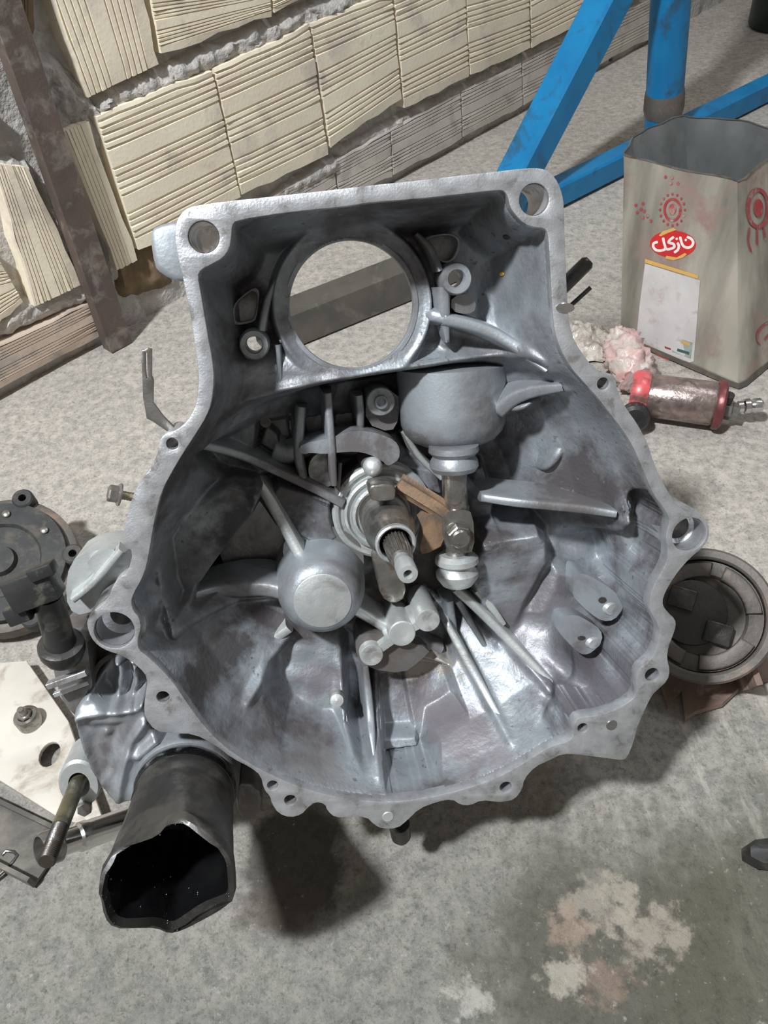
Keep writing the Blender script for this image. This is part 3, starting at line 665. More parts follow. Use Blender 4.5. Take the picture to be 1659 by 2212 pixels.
# lower bowl features
dome(495, 1460, 82, -0.118, 0.040, 0.72, 1.15, math.radians(28))
dome(500, 1345, 90, -0.120, 0.024, 1.0, 0.7, math.radians(10))
dome(660, 1445, 92, -0.125, 0.036, 1.0, 1.1)
pad([(585,1410),(620,1378),(700,1380),(738,1400),(738,1480),(735,1540),(690,1540),(620,1510),(590,1460)], -0.092, 0.008, tilt=(0.0, -0.2))
pad([(742,1350),(800,1370),(790,1500),(770,1530),(745,1500)], -0.112, 0.005)
pad([(815,1440),(900,1430),(965,1440),(985,1500),(925,1530),(900,1618),(822,1622)], -0.088, 0.004, tilt=(0.0, -0.42))
pad([(820,1465),(872,1455),(895,1600),(830,1612)], -0.0915, 0.0015, tilt=(0.0, -0.38))
pad([(820,1598),(900,1592),(905,1612),(820,1622)], -0.066, 0.002, tilt=(0.0, -0.4))
pad([(905,1290),(965,1290),(985,1330),(960,1400),(890,1350)], -0.110, 0.005)
dome(1055, 1445, 85, -0.115, 0.030, 0.6, 1.5, math.radians(14))
# bumps at upper right
dome(1140, 870, 62, -0.090, 0.028, 1.0, 0.32, math.radians(18))
dome(1215, 975, 60, -0.095, 0.022, 0.35, 1.0, math.radians(-25))
# fillets where the cast ribs stand on the bell
for pts_ in FILLETS:
    P_ = [tuple(G(a, b, c_)[:2]) for a, b, c_ in pts_]; HF += 0.0075*np.exp(-(segd(XX, YY, P_)/0.0042)**2)*sm(D, 0.001, 0.008)
# sunken seat round the input shaft
g0 = G(822, 1098, -0.105)
rs_ = np.hypot(XX-g0.x, YY-g0.y); Sx = S(-0.105)
seat_t = 1-sm(rs_, 104*Sx, 112*Sx)
HF = HF*(1-seat_t) + (-0.104)*seat_t
# casting unevenness
NZ = np.zeros_like(HF)
rng = np.random.RandomState(3)
for k in range(26):
    fx, fy = rng.normal(0, 1, 2)*140; ph = rng.uniform(0, 6.28); NZ += np.sin(XX*fx+YY*fy+ph)*0.00016
HF += NZ*sm(D, 0.002, 0.01)
# close outline: hide the border inside the flange plate
HF = np.where(D < 0.0006, np.minimum(HF, -0.006), HF)
HF = np.where(D < -0.0002, -0.0065, HF)
keep = D > -0.0035
# cut-outs
CUTS = [(761, 661, 136, -0.0585), (549, 745, 22, -0.055), (986, 600, 22, -0.052)]
for (cx, cy, r, z) in CUTS:
    g = G(cx, cy, z); keep &= np.hypot(XX-g.x, YY-g.y) > r*SL(cx, cy, z)
win = [[(507, 672), (512, 655), (538, 632), (548, 628), (555, 636), (554, 655), (550, 685), (542, 692), (514, 697), (508, 690)], [(924, 522), (930, 514), (965, 508), (982, 512), (990, 524), (984, 545), (975, 560), (962, 564), (950, 558), (936, 540)]]
ny_, nx_ = XX.shape
idx = -np.ones(XX.shape, int)
fk = keep[:-1, :-1] & keep[1:, :-1] & keep[:-1, 1:] & keep[1:, 1:]
used = np.zeros(XX.shape, bool)
used[:-1, :-1] |= fk; used[1:, :-1] |= fk; used[:-1, 1:] |= fk; used[1:, 1:] |= fk
idx[used] = np.arange(used.sum())
co = np.stack([XX[used], YY[used], HF[used]], 1)
fj, fi = np.nonzero(fk)
faces = np.stack([idx[fj, fi], idx[fj, fi+1], idx[fj+1, fi+1], idx[fj+1, fi]], 1)
# thickness: second skin 5 mm behind, stitched round the border
gy, gx = np.gradient(HF, RES)
nrm = np.stack([-gx, -gy, np.ones_like(gx)], -1); nrm /= np.linalg.norm(nrm, axis=-1, keepdims=True)
co2 = co - nrm[used]*0.0045
n_ = len(co)
from collections import Counter
e = np.concatenate([faces[:, [0, 1]], faces[:, [1, 2]], faces[:, [2, 3]], faces[:, [3, 0]]])
key = np.sort(e, 1); k64 = key[:, 0].astype(np.int64)*n_+key[:, 1]
uq, inv, cnt = np.unique(k64, return_inverse=True, return_counts=True)
be = e[cnt[inv] == 1]
side = np.stack([be[:, 1], be[:, 0], be[:, 0]+n_, be[:, 1]+n_], 1)
allf = np.concatenate([faces, faces[:, ::-1]+n_, side]); allc = np.concatenate([co, co2])
me = bpy.data.meshes.new('bell_housing')
me.vertices.add(len(allc)); me.vertices.foreach_set('co', allc.astype(np.float32).ravel())
me.loops.add(len(allf)*4); me.loops.foreach_set('vertex_index', allf.astype(np.int32).ravel())
me.polygons.add(len(allf)); me.polygons.foreach_set('loop_start', np.arange(0, len(allf)*4, 4, dtype=np.int32))
me.update(calc_edges=True); me.validate()
bell = link('bell_housing', me, BELL, gb, 80)
# crisp rim of the starter opening
g = G(761, 661, -0.0585); r = 133.5*SL(761, 661, -0.0585)
lathe('starter_opening_rim', [(r, -0.0068), (r, 0.0002), (r+0.0003, 0.0006), (r+0.0030, 0.0006), (r+0.0040, -0.0004), (r+0.0040, -0.0068), (r, -0.0068)], (g.x, g.y, -0.0585), (0, 0, 1), ALU, gb, 96)
# raised ring edge around it
def ringarc(name, cpx, cpy, rpx, z, a0_, a1_, wpx, depth, m, rx=1.0):
    pts = []
    for k in range(13):
        t = math.radians(a0_+(a1_-a0_)*k/12); pts.append((cpx+rpx*rx*math.cos(t), cpy-rpx*math.sin(t), z, 1.0 if 0 < k < 12 else 0.5))
    return rib(name, pts, wpx, depth, m, gb)
# small bosses in the pocket
def boss(px, py_, rpx, bore, z, h, m=ALU, seg=32, bz=0.014):
    g = G(px, py_, z); r = rpx*SL(px, py_, z); b = bore*SL(px, py_, z)
    prof = [(r*1.12, -h), (r*1.03, -0.002), (r*0.93, 0), (b*1.08, 0), (b, -0.0008), (b, -bz)]
    if bz < h: prof += [(0, -bz)]
    else: prof += [prof[0]]
    return lathe('boss', prof, (g.x, g.y, z), (0, 0, 1), m, gb, seg)
boss(549, 745, 32, 18, -0.050, 0.020, bz=0.020)
boss(987, 602, 33, 18, -0.046, 0.022, bz=0.022)
# lugs joining the bosses with the ring
rib('rib', [(565, 715, -0.052), (578, 650, -0.055), (600, 600, -0.058, .5)], 12, 0.012, ALU, gb)
rib('rib', [(952, 585, -0.048), (930, 535, -0.054), (900, 505, -0.058, .5)], 12, 0.012, ALU, gb)
rib('rib', [(535, 772, -0.060), (500, 805, -0.058), (462, 862, -0.046, .8)], 26, 0.018, ALU, gb)
rib('rib', [(604, 738, -0.0570, .6), (622, 730, -0.0575, .6), (636, 726, -0.0585, .3)], 10, 0.004, ALU, gb)
rib('rib', [(600, 745, -0.0565, .9), (604, 800, -0.0572, .8), (608, 838, -0.0590, .3)], 11, 0.006, ALU, gb)
rib('rib', [(918, 680, -0.058, .4), (935, 682, -0.053, 1.0), (962, 688, -0.050, .9)], 22, 0.012, ALU, gb)
rib('rib', [(958, 690, -0.050, 1.0), (1010, 700, -0.050), (1070, 722, -0.047), (1130, 758, -0.040), (1182, 800, -0.030, .5)], 22, 0.026, ALU, gb)
rib('rib', [(960, 620, -0.048, 1.2), (962, 680, -0.050, 1.0), (968, 740, -0.057, .3)], 20, 0.012, ALU, gb)
# recessed windows: framed dark openings
def pocket(poly_px, z, m_in, dz=0.010):
    P = smooth_poly(GP(poly_px, z), 1); cx = sum(p[0] for p in P)/len(P); cy = sum(p[1] for p in P)/len(P)
    o2 = [(cx+(x-cx)*1.28, cy+(y-cy)*1.22) for x, y in P]
    f = plate('recess_frame', o2, [P], z-dz, z, ALU, gb, 0.0012)
    q = [(cx+(x-cx)*1.1, cy+(y-cy)*1.1) for x, y in P]
    b_ = prism('recess_floor', q, z-dz-0.001, z-dz+0.0006, m_in, gb, 0)
    return f
pocket(win[0], -0.0600, ALU2); pocket(win[1], -0.0590, ALU2)
prism('boss_web', smooth_poly(GP([(975, 640), (1022, 632), (1030, 668), (1010, 680), (975, 672)], -0.056), 1), -0.075, -0.056, ALU2, gb, 0.002)
# ---- release lever bearing boss (dome hanging in the bell)
zc = -0.068
A_ = G(975, 800, zc); B_ = G(988, 1250, zc); axl = (B_-A_).normalized()
s_ = S(zc); L = lambda py_: (G(980, py_, zc)-A_).dot(axl)
A2 = G(975, 800, -0.097); s2h = S(-0.097); L2 = lambda q: (G(980, q, -0.097)-A2).dot(axl)
lathe('shaft_housing', [(0, L2(775)), (112*s2h, L2(790)), (110*s2h, L2(880)), (108*s2h, L2(912)), (102*s2h, L2(930)), (88*s2h, L2(946)), (66*s2h, L2(956)), (0, L2(960))], A2, axl, ALU, gb, 56, sx=1.0, sy=0.95, ang=60)
lathe('shaft_collar', [(0, L(962)), (52*s_, L(962)), (53*s_, L(974)), (44*s_, L(984)), (50*s_, L(994)), (52*s_, L(1006)), (46*s_, L(1016)), (34*s_, L(1018)), (0, L(1018))], A_, axl, ALU, gb, 40, ang=30)
lathe('release_shaft', [(0, L(1000)), (27*s_, L(1000)), (27*s_, L(1105)), (24*s_, L(1110)), (24*s_, L(1225)), (0, L(1225))], A_, axl, STEEL, gb, 32)
lathe('shaft_bush', [(0, L(1196)), (36*s_, L(1196)), (47*s_, L(1204)), (48*s_, L(1214)), (38*s_, L(1221)), (40*s_, L(1228)), (47*s_, L(1236)), (46*s_, L(1246)), (34*s_, L(1262)), (0, L(1275))], A_, axl, ALUL, gb, 40, ang=30)
# lever block with bolt
gbk = G(991, 1148, zc+0.008)
prism('lever_block', smooth_poly(GP([(958, 1108), (1000, 1100), (1022, 1108), (1026, 1190), (1000, 1196), (966, 1190), (956, 1150)], zc+0.010), 1), zc-0.012, zc+0.010, STEEL, gb, 0.002)
g = G(988, 1152, zc+0.010)
lathe('washer', [(28*s_, -0.001), (28*s_, 0.0012), (0, 0.0012)], g, (0.05, -0.1, 1), STEEL, gb, 28)
hexa('clamp_bolt_head', V(g)+V((0, 0, 0.0010)), (0.05, -0.12, 1), 26*s_, 0.007, STEEL, gb, 0.3)
lathe('clamp_bolt_tip', [(21*s_, 0.006), (21*s_, 0.0105), (18*s_, 0.0118), (0, 0.0118)], V(g), (0.05, -0.12, 1), STEEL, gb, 24)
# clutch fork
def zpts(l): return l
rib('fork_arm', [(862, 1046, -0.068), (905, 1072, -0.064), (950, 1100, -0.060), (972, 1120, -0.060, .9)], 26, 0.005, FORK, gb, topw=0.85)
prism('clutch_fork', smooth_poly(GP([(872, 1040), (960, 1092), (968, 1175), (915, 1200), (905, 1188), (922, 1150), (925, 1115), (905, 1086), (860, 1062)], -0.072), 1), -0.080, -0.070, FORK, gb, 0.0025)
prism('fork_claw', smooth_poly(GP([(905, 1120), (962, 1108), (964, 1176), (918, 1200), (906, 1188), (918, 1150)], -0.060), 1), -0.078, -0.062, FORK, gb, 0.0025)
prism('fork_pad', smooth_poly(GP([(797, 1053), (815, 1048), (850, 1048), (856, 1056), (856, 1078), (848, 1085), (808, 1086), (800, 1078)], -0.052), 1), -0.075, -0.055, STEEL, gb, 0.0018)
# guide sleeve, rings and splined input shaft about the common axis
TIP = G(882, 1241, 0.015); BS = G(824, 1100, -0.104); axs = (TIP-BS).normalized()
Lz = lambda z: (z-BS.z)/axs.z
sh = S(-0.10)
lathe('seal_carrier', [(108*sh, Lz(-0.112)), (106*sh, Lz(-0.099)), (100*sh, Lz(-0.0975)), (94*sh, Lz(-0.0975)), (91*sh, Lz(-0.100)), (84*sh, Lz(-0.100)), (82*sh, Lz(-0.096)), (77*sh, Lz(-0.095)), (74*sh, Lz(-0.098)), (68*sh, Lz(-0.098)), (66*sh, Lz(-0.092)), (60*sh, Lz(-0.091)), (58*sh, Lz(-0.094)), (45*sh, Lz(-0.094))], BS, axs, ALUL, gb, 64, ang=25)
s2 = S(-0.04)
lathe('guide_sleeve', [(52*sh, Lz(-0.100)), (51*sh, Lz(-0.058)), (43*s2, Lz(-0.0375)), (41*s2, Lz(-0.036)), (35*s2, Lz(-0.036)), (33.5*s2, Lz(-0.038)), (33*s2, Lz(-0.085)), (33*s2, Lz(-0.1)), (52*sh, Lz(-0.100))], BS, axs, STEEL, gb, 48, ang=25)
lathe('guide_sleeve_lip', [(43.5*s2, Lz(-0.0395)), (44*s2, Lz(-0.0345)), (40*s2, Lz(-0.0335)), (36*s2, Lz(-0.0345)), (35.5*s2, Lz(-0.0395)), (43.5*s2, Lz(-0.0395))], BS, axs, ALUL, gb, 48, ang=30)
# splines
vs_, fs = [], []; NS = 20; uu, vv, aa = basis(axs)
for (zz, rk, dp) in ((-0.09, 27, .12), (-0.016, 27, .12), (-0.012, 25, .10), (-0.008, 23, 0.0)):
    for k in range(NS*4):
        t = 2*math.pi*k/(NS*4); q = rk*s2*(1-(dp if k % 4 in (2, 3) else 0)); 
        vs_.append(BS+aa*Lz(zz)+uu*(q*math.cos(t))+vv*(q*math.sin(t)))
K = NS*4
for i in range(3):
    for k in range(K): fs.append((i*K+k, i*K+(k+1) % K, (i+1)*K+(k+1) % K, (i+1)*K+k))
fs.append(tuple(3*K+k for k in range(K)))
py('input_shaft', vs_, fs, STEEL, gb, 30)
s3 = S(0.01)
lathe('shaft_spigot', [(19*s3, Lz(-0.010)), (19*s3, Lz(-0.003)), (22*s3, Lz(-0.001)), (23*s3, Lz(0.001)), (23*s3, Lz(0.0125)), (21*s3, Lz(0.015)), (11*s3, Lz(0.0152)), (8*s3, Lz(0.012)), (6*s3, Lz(0.000)), (0, Lz(0.0))], BS, axs, ALUL, gb, 36, ang=30)
# ball pivot, yoke and small fasteners
g = G(805, 1008, -0.080); r = 21*S(-.08)
lathe('pivot_ball', [(r*math.sin(math.pi*k/12), -r*math.cos(math.pi*k/12)) for k in range(0, 13)], g, (0, 0, 1), ALUL, gb, 28)
lathe('pivot_stud', [(r*1.2, -0.03), (r*0.9, -0.004), (0, -0.004)], g, (0, 0, 1), ALU, gb, 20)
prism('cast_yoke', smooth_poly(GP([(652,959),(717,945),(753,932),(789,930),(825,939),(854,952),(864,970),(862,992),(847,1003),(836,1006),(825,995),(797,981),(768,975),(735,977),(702,981),(670,978),(655,982),(645,973)], -0.080), 1), -0.115, -0.080, ALU, gb, 0.006, 3)
rib('cast_yoke_foot', [(590, 975, -0.104, 1.6), (620, 985, -0.100, 1.3), (645, 975, -0.098, 1.1)], 26, 0.014, ALU, gb)
rib('rib', [(652, 880, -0.095), (648, 920, -0.094), (645, 985, -0.092), (655, 1035, -0.092, .8)], 17, 0.03, ALU, gb)
rib('rib', [(708, 850, -0.080), (712, 905, -0.078), (718, 985, -0.078), (722, 1050, -0.082, .7)], 15, 0.04, ALU, gb)
rib('rib', [(776, 855, -0.090), (779, 890, -0.090), (780, 925, -0.094, .8)], 15, 0.03, ALU, gb)
rib('rib', [(735, 1000, -0.096, .8), (732, 1040, -0.094, .8), (728, 1075, -0.096, .6)], 10, 0.02, ALU, gb)
lathe('inspection_plug', [(40*sh, -0.012), (38*sh, 0), (0, 0.0008)], G(700, 1015, -0.104), (0, 0, 1), ALUL, gb, 28, sx=1.0, sy=0.85)
g = G(823, 868, -0.088)
lathe('bolt_boss', [(30*sh, -0.03), (29*sh, -0.001), (27*sh, 0.0), (14*sh, 0.0), (13*sh, 0.003), (9*sh, 0.0035), (8*sh, 0.001), (0, 0.001)], g, (0, 0, 1), ALU, gb, 28)
prism('bolt_boss_web', smooth_poly(GP([(790, 850), (862, 842), (862, 905), (845, 935), (790, 915)], -0.098), 1), -0.13, -0.098, ALU, gb, 0.003)
g = G(574, 912, -0.100)
lathe('oil_bore', [(11*sh, 0.0005), (10*sh, -0.0005), (9.5*sh, -0.012), (0, -0.012), ], g, (0, 0, 1), DSTEEL, gb, 20)
# long cast ribs
rib('rib', [(404, 958, -0.040, .8), (450, 966, -0.062), (520, 985, -0.078), (600, 1020, -0.088), (680, 1058, -0.090), (742, 1090, -0.092, 1.1)], 17, 0.05, ALU, gb)
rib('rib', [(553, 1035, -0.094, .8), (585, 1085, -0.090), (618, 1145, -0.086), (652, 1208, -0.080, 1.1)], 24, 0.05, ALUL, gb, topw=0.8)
rib('rib', [(400, 1296, -0.070, .5), (455, 1282, -0.080, .8), (520, 1276, -0.082, 1.2), (580, 1276, -0.080, 1.2), (630, 1290, -0.074, 1.0)], 30, 0.04, ALU, gb)
rib('rib', [(546, 1436, -0.086, .7), (580, 1395, -0.088), (625, 1360, -0.084, 1.1)], 19, 0.04, ALUL, gb, topw=0.7)
rib('rib', [(768, 1320, -0.080), (800, 1338, -0.086), (840, 1362, -0.088)], 24, 0.03, ALUL, gb)
rib('rib', [(790, 1440, -0.074, .8), (795, 1490, -0.070), (800, 1545, -0.062, 1.1), (804, 1590, -0.048, 1.0), (809, 1640, -0.036, .3)], 15, 0.05, ALU, gb)
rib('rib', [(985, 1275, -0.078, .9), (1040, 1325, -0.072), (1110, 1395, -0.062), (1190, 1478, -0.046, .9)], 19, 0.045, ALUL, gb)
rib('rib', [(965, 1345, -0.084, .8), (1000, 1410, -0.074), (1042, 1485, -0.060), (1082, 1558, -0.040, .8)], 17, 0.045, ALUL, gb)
rib('rib', [(990, 1300, -0.088), (1020, 1350, -0.086), (1050, 1400, -0.084, .8)], 13, 0.03, ALU, gb)
rib('rib', [(1030, 1278, -0.078, .8), (1060, 1310, -0.078), (1090, 1350, -0.076, .6)], 16, 0.03, ALUL, gb)
rib('rib', [(972, 1300, -0.090), (978, 1345, -0.092), (985, 1390, -0.094, .6)], 18, 0.03, ALU, gb)
rib('rib', [(1040, 1076, -0.066, .9), (1110, 1086, -0.054), (1180, 1093, -0.048), (1260, 1101, -0.042), (1332, 1112, -0.034, .8)], 20, 0.05, ALU, gb, topw=0.7)
rib('rib', [(1044, 1062, -0.076, .5), (1120, 1068, -0.070, .5), (1240, 1074, -0.062, .3)], 14, 0.03, ALU, gb)
rib('rib', [(1075, 895, -0.068, 1.2), (1110, 865, -0.058, 1.1), (1150, 848, -0.048), (1215, 838, -0.030, .6)], 26, 0.05, ALU, gb)
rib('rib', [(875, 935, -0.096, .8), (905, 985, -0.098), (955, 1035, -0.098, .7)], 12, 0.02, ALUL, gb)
rib('rib', [(848, 1375, -0.094, 1.2), (905, 1390, -0.094), (955, 1408, -0.096, .8)], 26, 0.02, ALU, gb)
# big rounded bearing cover with flat disc
zt = -0.058
g = G(697, 1298, zt); sd_ = S(zt)
lathe('bearing_cover', [(62*sd_, 0.0), (70*sd_, -0.0016), (79*sd_, -0.0046), (87*sd_, -0.009), (94*sd_, -0.015), (99*sd_, -0.023), (102*sd_, -0.034), (104*sd_, -0.048), (108*sd_, -0.075)], (g.x, g.y, zt), (0, 0, 1), ALU, gb, 64, ang=60)
lathe('bearing_cover_disc', [(63*sd_, -0.002), (63*sd_, 0.0002), (61*sd_, 0.0006), (0, 0.0006)], (g.x, g.y, zt), (0, 0, 1), ALUL, gb, 56)['label'] = 'flat pale disc on top of the rounded bearing cover'
prism('cover_web', smooth_poly(GP([(600, 1180), (655, 1130), (745, 1140), (790, 1190), (780, 1260), (640, 1260)], -0.100), 2), -0.125, -0.100, ALU2, gb, 0.004)
# three-knob cast lug
zk = -0.072; K3 = [(803, 1416, 27), (869, 1370, 31), (925, 1341, 28)]
for (px, py_, r) in K3:
    g = G(px, py_, zk); rr = r*S(zk)
    lathe('cast_knob', [(rr*1.05, -0.05), (rr, -0.0012), (rr*0.92, 0), (rr*0.5, 0), (rr*0.42, -0.0004), (0, -0.0002)], g, (0, 0, 1), ALUL, gb, 32)
rib('knob_link', [(803, 1416, zk-0.0012), (869, 1370, zk-0.0012), (925, 1341, zk-0.0012)], 20, 0.03, ALUL, gb, topw=0.9)
prism('lug_block', smooth_poly(GP([(768, 1375), (800, 1365), (850, 1380), (935, 1400), (905, 1430), (870, 1455), (800, 1445), (770, 1420)], -0.080), 1), -0.13, -0.080, ALU2, gb, 0.003)
lathe('oil_drop_pad', [(15*sh, -0.02), (14*sh, -0.001), (0, 0.0)], G(728, 1514, -0.0600), (0, 0.3, 1), ALUL, gb, 20)
# oily wedge under the shaft
prism('seal_tab', smooth_poly(GP([(800, 1190), (835, 1185), (870, 1230), (880, 1290), (850, 1308), (822, 1290), (812, 1240)], -0.092), 1), -0.11, -0.092, STEEL, gb, 0.002)
# two half-round stubs on the right
def stub(poly, hole, z, hl):
    P = smooth_poly(GP(poly, z), 1)
    prism('half_round_boss', P, -0.100, z, ALU, gb, 0.002, 3)
    g = G(hole[0], hole[1], z+0.0004)
    lathe('oil_bore', [(7.5*S(z), 0.0004), (6.5*S(z), -0.0005), (0, -0.0015)], g, (0, 0, 1), DSTEEL, gb, 16, sx=1.0 if not hl else 0.7, sy=1.3)
stub([(1236,1286),(1240,1262),(1247,1242),(1262,1238),(1296,1256),(1327,1277),(1343,1296),(1347,1314),(1327,1340),(1301,1342),(1276,1326),(1254,1306)], (1301, 1296), -0.056, False)
stub([(1204,1362),(1207,1345),(1213,1332),(1244,1327),(1272,1342),(1298,1360),(1302,1384),(1280,1409),(1262,1415),(1247,1408),(1225,1386)], (1256, 1378), -0.058, True)
for (px, py_, z, w_) in ((1322, 1316, -0.0555, 22), (1284, 1390, -0.0575, 21)):
    g = G(px, py_, z)
    lathe('boss_nose', [(w_*S(z), -0.02), (w_*S(z), -0.004), (w_*0.7*S(z), 0.0006), (0, 0.0016)], g, (0.25, -0.1, 1), ALUL, gb, 24, sx=0.9, sy=1.1)
# yellow paint dab and dark chip
g = G(1084, 592, -0.050)

def hf_at(px, py_):
    z = -0.05
    for _ in range(12):
        g_ = G(px, py_, z); i_ = int(round((g_.y-ys[0])/RES)); j_ = int(round((g_.x-xs[0])/RES)); z = 0.5*z+0.5*float(HF[i_, j_])
    gx_, gy_ = (HF[i_, j_+2]-HF[i_, j_-2])/(4*RES), (HF[i_+2, j_]-HF[i_-2, j_])/(4*RES)
    return G(px, py_, z), V((-gx_, -gy_, 1))
q_, n_v = hf_at(1084, 592); lathe('paint_dab', [(0.0022, 0.0), (0.0018, 0.0006), (0, 0.0007)], q_, n_v, YELLOW, gb, 9, sx=0.7, sy=1.3)['label'] = 'small yellow paint dab'
q_, n_v = hf_at(1094, 512); lathe('dark_chip', [(0.0030, 0.0), (0.0026, 0.0006), (0, 0.0008)], q_, n_v, RUBBER, gb, 7, sx=0.8, sy=1.2)
# ---- outside of the gearbox
# main gear case behind the bell, reaching down to the floor
case_px = [(560, 1000), (700, 930), (900, 920), (1050, 960), (1150, 1080), (1180, 1250), (1120, 1400), (980, 1500), (800, 1520), (620, 1480), (500, 1380), (450, 1220), (480, 1090)]
cs = GP(case_px, 0.0)
CASE = smooth_poly(cs, 1)
vs_, fs = [], []; n = len(CASE); ccx = sum(p[0] for p in CASE)/n; ccy = sum(p[1] for p in CASE)/n
def wz(x, y, z): return (GM @ V((x, y, z))).z
ZB = -0.36
levels = [(-0.128, 1.12), (-0.16, 1.10), (-0.162, 1.17), (-0.175, 1.17), (-0.177, 1.10), (-0.24, 1.06), (-0.30, 1.0), (-0.345, 0.93), (ZB, 0.80)]
for (z, k) in levels:
    for (x, y) in CASE:
        X_, Y_ = ccx+(x-ccx)*k, ccy+(y-ccy)*k
        for _ in range(1):
            h = wz(X_, Y_, z)
            if h < 0.001: Y_ += (0.001-h)/GY.z
        vs_.append((X_, Y_, z))
for i in range(len(levels)-1):
    for s in range(n): fs.append((i*n+s, i*n+(s+1) % n, (i+1)*n+(s+1) % n, (i+1)*n+s))
fs.append(tuple(range(n))[::-1]); fs.append(tuple((len(levels)-1)*n+s for s in range(n)))
py('gear_case', vs_, fs, ALU2, gb, 35)
# lug behind the top left corner
prism('mounting_lug', smooth_poly(GP([(322, 505), (334, 488), (385, 474), (420, 500), (430, 600), (385, 612), (345, 590), (332, 575)], -0.035), 1), -0.075, -0.035, ALU, gb, 0.004, 3)
# differential side casing
dc = smooth_poly(GP([(205,1300),(330,1330),(480,1560),(560,1660),(585,1720),(520,1760),(430,1760),(250,1740),(190,1720),(150,1640),(140,1560),(128,1480),(150,1400)], -0.030), 1)
prism('differential_casing', dc, -0.115, -0.050, ALU2, gb, 0.010, 3)
# cylinder-like scalloped tunnel under the dowel ring
g = G(262, 1462, -0.04)
lathe('casing_tube', [(0.020, -0.05), (0.020, 0.0), (0.0165, 0.001), (0.0165, -0.01), (0, -0.01)], (g.x, g.y, -0.035), (0.25, 0.5, 1), ALU2, gb, 32)
def relief(name, out_px, z, feats, m, res=0.0011, skirt=0.03, amp=0.0005):
    P = np.array(smooth_poly(GP(out_px, z), 2)); a, b = P.min(0)-res*2, P.max(0)+res*2
    X, Y = np.meshgrid(np.arange(a[0], b[0], res), np.arange(a[1], b[1], res)); d = sdist(P, X, Y)
    H = np.full(X.shape, z) - skirt*(1-sm(d, -0.0025, 0.0045))
    for f in feats:
        if f[0] == 'pad':
            q = GP(f[1], z); t = sm(sdist(q, X, Y), -f[3], f[3]); H = H + f[2]*t
        elif f[0] == 'ridge':
            q = GP(f[1], z); H = H + f[2]*np.exp(-(segd(X, Y, q)/f[3])**2)
    r_ = np.random.RandomState(1)
    for k in range(20):
        fx, fy = r_.normal(0, 1, 2)*220; H += np.sin(X*fx+Y*fy+r_.uniform(0, 6))*amp*0.35
    k_ = d > -0.004; c = k_[:-1, :-1] & k_[1:, :-1] & k_[:-1, 1:] & k_[1:, 1:]
    u = np.zeros(X.shape, bool); u[:-1, :-1] |= c; u[1:, :-1] |= c; u[:-1, 1:] |= c; u[1:, 1:] |= c
    ix = -np.ones(X.shape, int); ix[u] = np.arange(u.sum()); vv_ = np.stack([X[u], Y[u], H[u]], 1); jj_, ii_ = np.nonzero(c)
    F_ = np.stack([ix[jj_, ii_], ix[jj_, ii_+1], ix[jj_+1, ii_+1], ix[jj_+1, ii_]], 1)
    me_ = bpy.data.meshes.new(name); me_.from_pydata(vv_.tolist(), [], F_.tolist()); me_.update(); return link(name, me_, m, gb, 80)
relief('differential_face', [(250,1425),(285,1440),(312,1470),(335,1590),(400,1600),(470,1640),(430,1700),(300,1740),(240,1745),(196,1690),(165,1620),(150,1560),(160,1515),(196,1490),(215,1440)], -0.020,
   [('pad', [(215,1430),(300,1450),(312,1500),(290,1525),(235,1528),(200,1505)], -0.020, 0.004), ('ridge', [(250,1430),(258,1470),(250,1520)], 0.012, 0.004), ('ridge', [(285,1450),(290,1490),(280,1520)], 0.010, 0.003),
    ('ridge', [(165,1545),(215,1535),(280,1530),(318,1510)], 0.0055, 0.004), ('ridge', [(312,1560),(285,1600),(268,1660),(255,1735)], 0.004, 0.003), ('ridge', [(300,1630),(345,1590),(400,1588)], 0.006, 0.004),
    ('pad', [(175,1570),(262,1565),(240,1660),(215,1690)], -0.004, 0.004), ('ridge', [(230,1585),(231,1586)], 0.003, 0.003)], ALU)
# output drive seal ring and rubber boot
g = G(402, 1700, -0.012)
rb = 112*S(-0.012)
lathe('drive_collar', [(rb*1.07, -0.03), (rb*1.07, -0.004), (rb*1.02, -0.001), (rb*0.95, -0.001), (rb*0.95, -0.03)], g, (0, 0, 1), ALU, gb, 56)
rim_px = [(219,1882),(233,1864),(246,1844),(290,1836),(337,1820),(358,1790),(388,1772),(422,1778),(472,1797),(503,1831),(507,1870),(506,1956),(483,1976),(439,2000),(388,2027),(365,2030),(338,2006),(304,1986),(253,1976),(233,1956),(220,1918)]
zr = 0.085
rim = smooth_poly(GP(rim_px, zr), 1); NR = len(rim)
rcx = sum(p[0] for p in rim)/NR; rcy = sum(p[1] for p in rim)/NR
def ring_match(cx, cy, r, z):
    out = []
    for (x, y) in rim:
        t = math.atan2(y-rcy, x-rcx); out.append((cx+r*math.cos(t), cy+r*math.sin(t), z))
    return out
b0 = ring_match(g.x, g.y, rb*0.98, -0.005); b1 = ring_match(g.x, g.y, rb*1.0, 0.008)
b1b = ring_match(g.x, g.y, rb*0.96, 0.010); b2 = ring_match(g.x, g.y-0.002, rb*1.00, 0.014)
rings = [b0, b1, b1b, b2]
for t in (0.25, 0.5, 0.75, 0.9):
    k = t**1.3
    rings.append([((1-k)*a[0]+k*b[0], (1-k)*a[1]+k*b[1], 0.014+(zr-0.014)*t + 0.002*math.sin(9*t)) for a, b in zip(b2, rim)])
zrim = [zr + 0.010*math.sin(2.1*math.atan2(y-rcy, x-rcx)+0.6) for (x, y) in rim]
ro = [(rcx+(x-rcx)*1.0, rcy+(y-rcy)*1.0, z_) for (x, y), z_ in zip(rim, zrim)]
ro2 = [(rcx+(x-rcx)*1.02, rcy+(y-rcy)*1.02, z_-0.006) for (x, y), z_ in zip(rim, zrim)]
rj = random.Random(9)
